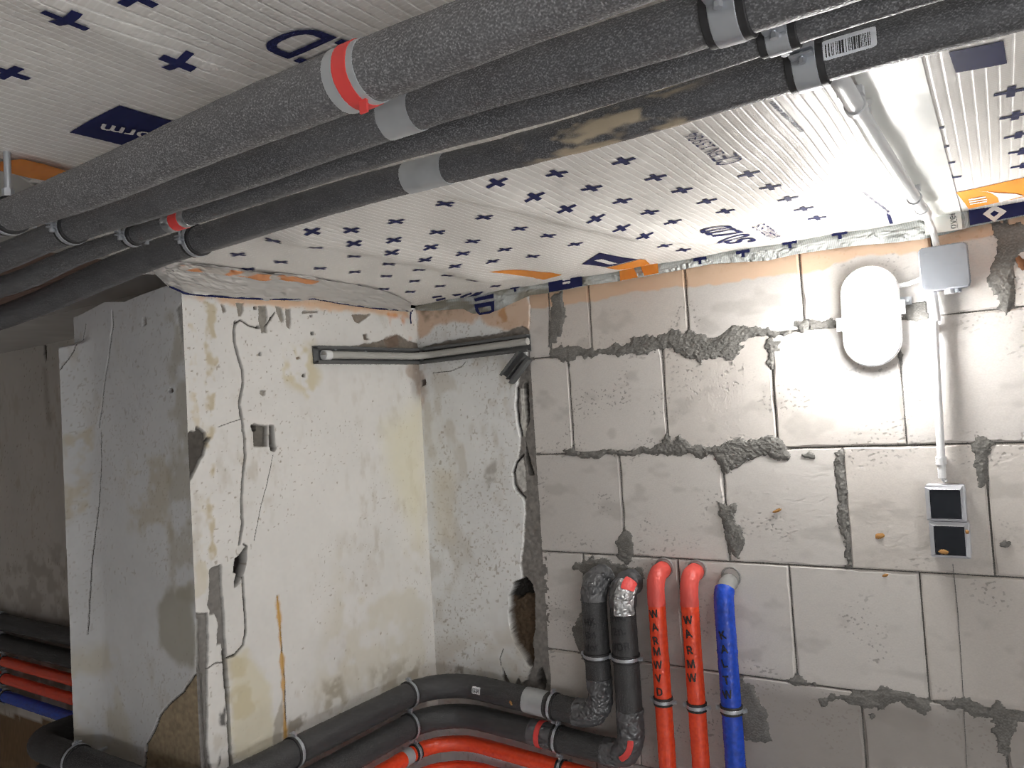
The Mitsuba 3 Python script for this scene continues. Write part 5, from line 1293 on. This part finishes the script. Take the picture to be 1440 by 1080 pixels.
def bulkhead(label, cx, cy, cz, w, h, radiance, spin=0.0):
    key = thing('bulkhead_lamp', label, 'wall lamp')

    def put(m):
        m = place(m, 0, 0, 0, TILT)
        m.apply_transform(trimesh.transformations.rotation_matrix(spin, [0, 0, 1]))
        m.apply_translation([cx, cy, cz])
        return m
    n = 64
    part(key, 'base', put(loft([(stadium(w * 1.0, h * 1.0), 0.0), (stadium(w * 1.04, h * 1.03), -0.026), (stadium(w * 1.04, h * 1.03), -0.032), (stadium(w * 0.98, h * 0.98), -0.034)], n)), 'white_plastic', 40)
    part(key, 'gasket', put(loft([(stadium(w * 1.0, h * 1.0), -0.033), (stadium(w * 1.0, h * 1.0), -0.037)], n)), 'pvc_light', 40)
    rings = [(stadium(w * 0.90, h * 0.945), -0.037)]
    for a in np.linspace(0, 1, 9):
        k = math.cos(a * math.pi / 2 * 0.93)
        rings.append((stadium(w * 0.90 * (0.30 + 0.70 * k ** 0.6), h * 0.945 - w * 0.90 * (1 - (0.30 + 0.70 * k ** 0.6))), -0.048 - 0.050 * math.sin(a * math.pi / 2)))
    dm = loft(rings, n)
    zc_ = dm.triangles_center[:, 2]
    for lo, hi, k in ((-9, -0.25 * h, 1.35), (-0.25 * h, 0.02 * h, 1.25), (0.02 * h, 0.22 * h, 0.42), (0.22 * h, 9, 0.2)):      # the bulb sits in the lower half
        band = dm.submesh([np.nonzero((zc_ >= lo) & (zc_ < hi))[0]], append=True)
        part(key, 'dome', put(band), 'opal', 50, 'glowing white opal dome', emitter={'type': 'area', 'radiance': {'type': 'rgb', 'value': [k * c for c in radiance]}})
    for s in (-1, 1):
        lug = cat([oriented_box(np.array([s * (w * 0.52 + 0.004), -0.030, 0.012 * s]), [1, 0, 0], [0, 1, 0], [0, 0, 1], 0.009, 0.022, 0.026)])
        part(key, 'clip', put(lug), 'white_plastic')
    part(key, 'bracket', put(box(w * 0.5, w * 0.5 + 0.020, -0.004, -0.001, 0.018, 0.034)), 'galvanised')
    part(key, 'screw', put(rod((w * 0.5 + 0.012, -0.008, 0.026), (w * 0.5 + 0.012, -0.003, 0.026), 0.0042, 12)), 'galvanised', 30)
    return key


bulkhead('glowing white bulkhead lamp on the block wall left of the grey junction box', cx, WY - 0.0005, cz, lw, lh, LAMP_RADIANCE)
lum = thing('unseen_wall_luminaire', 'unseen twin-tube luminaire on the side wall, placed to light the room from the right', 'wall lamp')
ly, lz = -0.62, 1.12  # out of view, placed to light pipes, ceiling and pier from the right
part(lum, 'housing', box(XR - 0.05, XR - 0.001, ly - 0.64, ly + 0.64, lz - 0.09, lz + 0.09), 'white_plastic')
for s in (-1, 1):
    part(lum, 'tube', Path([(XR - 0.085, ly - 0.60, lz + s * 0.045), (XR - 0.085, ly + 0.60, lz + s * 0.045)], 0.019, 0.1).tube(sides=20, step=0.3), 'opal', 40, emitter={'type': 'area', 'radiance': {'type': 'rgb', 'value': list(UNSEEN_LAMP)}})
    part(lum, 'lamp_holder', box(XR - 0.11, XR - 0.05, ly + s * 0.60 - 0.012, ly + s * 0.60 + 0.012, lz - 0.07, lz + 0.07), 'white_plastic')

# ------------------------------------------------------------------ junction box, cables, conduit, switch
q = np.array([(-0.1217, 1.967), (-0.0388, 1.9648), (-0.0412, 1.8853), (-0.1193, 1.8843)])
bx, bz = q[:, 0].mean(), q[:, 1].mean()
bw, bh = 0.082, 0.084
jb = thing('junction_box', 'square blue-grey junction box with screwed lid above the conduit', 'junction box')
BT = math.radians(-0.5)
part(jb, 'body', place(soft_box(bw - 0.004, 0.034, bh - 0.004, 0.008), bx, WY - 0.0175, bz, BT), 'pvc_box', 40)
part(jb, 'lid', place(soft_box(bw, 0.010, bh, 0.009), bx, WY - 0.0395, bz, BT), 'pvc_box', 40, 'flat lid')
for sx in (-1, 1):
    for sz in (-1, 1):
        part(jb, 'screw', place(cat([rod((sx * 0.030, -0.0452, sz * 0.031), (sx * 0.030, -0.0436, sz * 0.031), 0.0048, 18), box(sx * 0.030 - 0.004, sx * 0.030 + 0.004, -0.0457, -0.0450, sz * 0.031 - 0.0007, sz * 0.031 + 0.0007)]), bx, WY, bz, BT), 'pvc_box', 30)
for x_ in (-0.026, 0.026):
    part(jb, 'embossing', place(cat([rod((x_ + d_, -0.0449, 0.003), (x_ + d_, -0.0440, 0.003), 0.0022, 12) for d_ in (-0.005, 0, 0.005)]), bx, WY, bz, BT), 'pvc_box')
part(jb, 'embossing', place(box(-0.009, 0.009, -0.0449, -0.0440, 0.001, 0.005), bx, WY, bz, BT), 'pvc_box')
part(jb, 'cable_gland', cat([rod((bx + 0.004, WY - 0.018, bz - bh / 2 - 0.007), (bx + 0.004, WY - 0.018, bz - bh / 2 + 0.001), 0.0085, 20)]), 'pvc_light', 30)
part(jb, 'cable_gland', cat([rod((bx + 0.018, WY - 0.018, bz - bh / 2 - 0.006), (bx + 0.018, WY - 0.018, bz - bh / 2 + 0.001), 0.0065, 20)]), 'pvc_box', 30)

lc = thing('cable', 'short light grey cable between the lamp and the junction box', 'cable')
part(lc, 'sheath', Path(fillet([(cx + lw * 0.46, WY - 0.016, cz + 0.055), (cx + lw * 0.5 + 0.02, WY - 0.012, cz + 0.057), (bx - bw / 2 + 0.004, WY - 0.014, bz - 0.012)], 0.02), 0.0045).tube(sides=20), 'pvc_light', 40)

cd = thing('conduit', 'grey plastic conduit tube running along the ceiling seam tape towards the junction box', 'conduit')
c0, c1, c2 = [(-0.1142, 0.8062), (-0.1104, 1.0251), (-0.0961, 1.5147)]
dd = (np.array(c1) - np.array(c0))
c0 = np.array(c0) - dd / np.linalg.norm(dd) * 0.032
cp = Path(fillet([(c0[0], c0[1], 2.05), (c0[0], c0[1], 2.008), (c1[0], c1[1], 2.008), (c2[0], c2[1], 2.006)], [0.018, 0.5], 10), 0.0092).smooth(4)
part(cd, 'tube', cp.tube(), 'pvc_grey', 40)
s = cp.length
part(cd, 'collar', cp.tube(s - 0.055, s, 0.0016), 'pvc_light', 40, 'light collar at the end of the tube')
for q_ in ([(-0.1112, 0.8866)][0], [(-0.1001, 1.3771)][0]):
    s_ = cp.near((q_[0], q_[1], 2.006))
    c, t_, r_ = cp.at(s_)
    part(cd, 'clip', ring_mesh(c, t_, r_ + 0.0003, r_ + 0.0022, 0.014), 'pvc_grey', 40)
    part(cd, 'clip_foot', oriented_box(c + np.array([-0.004, 0, 0.016]), unit([t_[0], t_[1], 0]), unit([-t_[1], t_[0], 0]), [0, 0, 1], 0.016, 0.026, 0.009), 'pvc_grey')
tg = [(-0.1083, 0.916), (-0.1002, 0.9199), (-0.107, 0.9585), (-0.1074, 0.9785), (-0.1132, 1.0096), (-0.1161, 1.0075), (-0.112, 0.9676), (-0.1125, 0.9497)]
part(cd, 'tape_scrap', on_membrane(card(tg), 0.006), 'pvc_light', label='pale greenish scrap stuck beside the tube')
cb = thing('cable', 'grey cable dropping from the ceiling conduit into the top of the junction box', 'cable')
e_ = cp.p[-1]
part(cb, 'sheath', Path(fillet([tuple(e_ - unit(np.r_[dd, 0]) * 0.05), tuple(e_), (c2[0] + 0.002, WY - 0.030, 2.0), (bx - 0.012, WY - 0.019, bz + bh / 2 + 0.018), (bx - 0.010, WY - 0.018, bz + bh / 2 - 0.004)], 0.02), 0.0062).tube(sides=20), 'pvc_light', 40)

vt = thing('conduit', 'upright light grey conduit tube between the junction box and the light switch', 'conduit')
va, vb = [(-0.1043, 1.8817), (-0.1135, 1.5268)]
part(vt, 'tube', rod((va[0], WY - 0.020, va[1]), (vb[0], WY - 0.020, vb[1]), 0.0072, 28), 'pvc_light', 40)
for q_ in [(-0.1069, 1.8132), (-0.1135, 1.5594)]:
    c = np.array([q_[0], WY - 0.020, q_[1]])
    t_ = unit([vb[0] - va[0], 0, vb[1] - va[1]])
    part(vt, 'clip', cat([ring_mesh(c, t_, 0.0074, 0.0092, 0.015), oriented_box(c + np.array([0, 0.0135, 0]), [1, 0, 0], [0, 1, 0], [0, 0, 1], 0.017, 0.013, 0.015)]), 'pvc_light', 40)
part(vt, 'sleeve', rod((va[0], WY - 0.020, va[1]), (va[0] + 0.002, WY - 0.020, va[1] - 0.055), 0.0088, 28), 'pvc_light', 40, 'wider sleeve at the top')
sw0 = np.array([(-0.1416, 1.5255), (-0.0752, 1.5253), (-0.0775, 1.369), (-0.1438, 1.3638)])
cs = thing('cable', 'short grey cable between the upright conduit and the light switch', 'cable')
part(cs, 'sheath', Path([(vb[0], WY - 0.020, vb[1] + 0.02), (vb[0], WY - 0.020, vb[1]), (vb[0] + 0.006, WY - 0.022, sw0[:2, 1].mean() - 0.006)], 0.0042).tube(sides=18), 'pvc_grey', 40)

sx, sz = sw0[:, 0].mean(), sw0[:, 1].mean()
SW, SH = 0.0655, 0.0675
sw = thing('light_switch', 'surface-mounted double unit with two black faces in silver-grey frames', 'light switch')
ST = math.radians(0.6)
for k, dz in enumerate((0.5, -0.5)):
    z_ = sz + dz * (SH + 0.0010)
    x_ = sx - 0.001 * dz * 2
    part(sw, 'housing', place(soft_box(SW, 0.030, SH, 0.004), x_, WY - 0.0155, z_, ST), 'silver_frame', 40)
    fr = sg.box(-SW / 2, -SH / 2, SW / 2, SH / 2).buffer(-0.003).buffer(0.003)
    rim = fr.difference(sg.box(-SW / 2 + 0.0075, -SH / 2 + 0.0055, SW / 2 - 0.0075, SH / 2 - 0.0075))
    e = trimesh.creation.extrude_polygon(rim, 0.012, engine='earcut')
    v = np.array(e.vertices)
    inner = np.maximum(np.abs(v[:, 0]) / (SW / 2), np.abs(v[:, 1]) / (SH / 2)) < 0.93
    ht = np.where(v[:, 2] > 0.006, np.where(inner, 0.0095, 0.006), 0.0)
    e = trimesh.Trimesh(np.c_[v[:, 0], -ht, v[:, 1]], e.faces, process=False)
    part(sw, 'frame', place(e, x_, WY - 0.030, z_, ST), 'silver_frame')
    face = soft_box(SW - 0.0165, 0.008, SH - 0.0145, 0.002)
    if k == 0:
        vv = face.vertices
        face.vertices[:, 1] += 0.05 * vv[:, 2] * (vv[:, 1] < 0)
    part(sw, 'rocker' if k == 0 else 'cover_flap', place(face, x_, WY - 0.0355, z_ - 0.001, ST), 'black_plastic', 40, 'black rocker' if k == 0 else 'black hinged cover')
part(sw, 'clay_splash', splash([(-0.1196, 1.3892)][0], 0.0082, 0.0046, WY - 0.0402, 31, -0.1), 'clay', True)
part(sw, 'clay_splash', splash([(-0.079, 1.4284)][0], 0.0032, 0.0040, WY - 0.0402, 32, 0.2), 'clay', True)
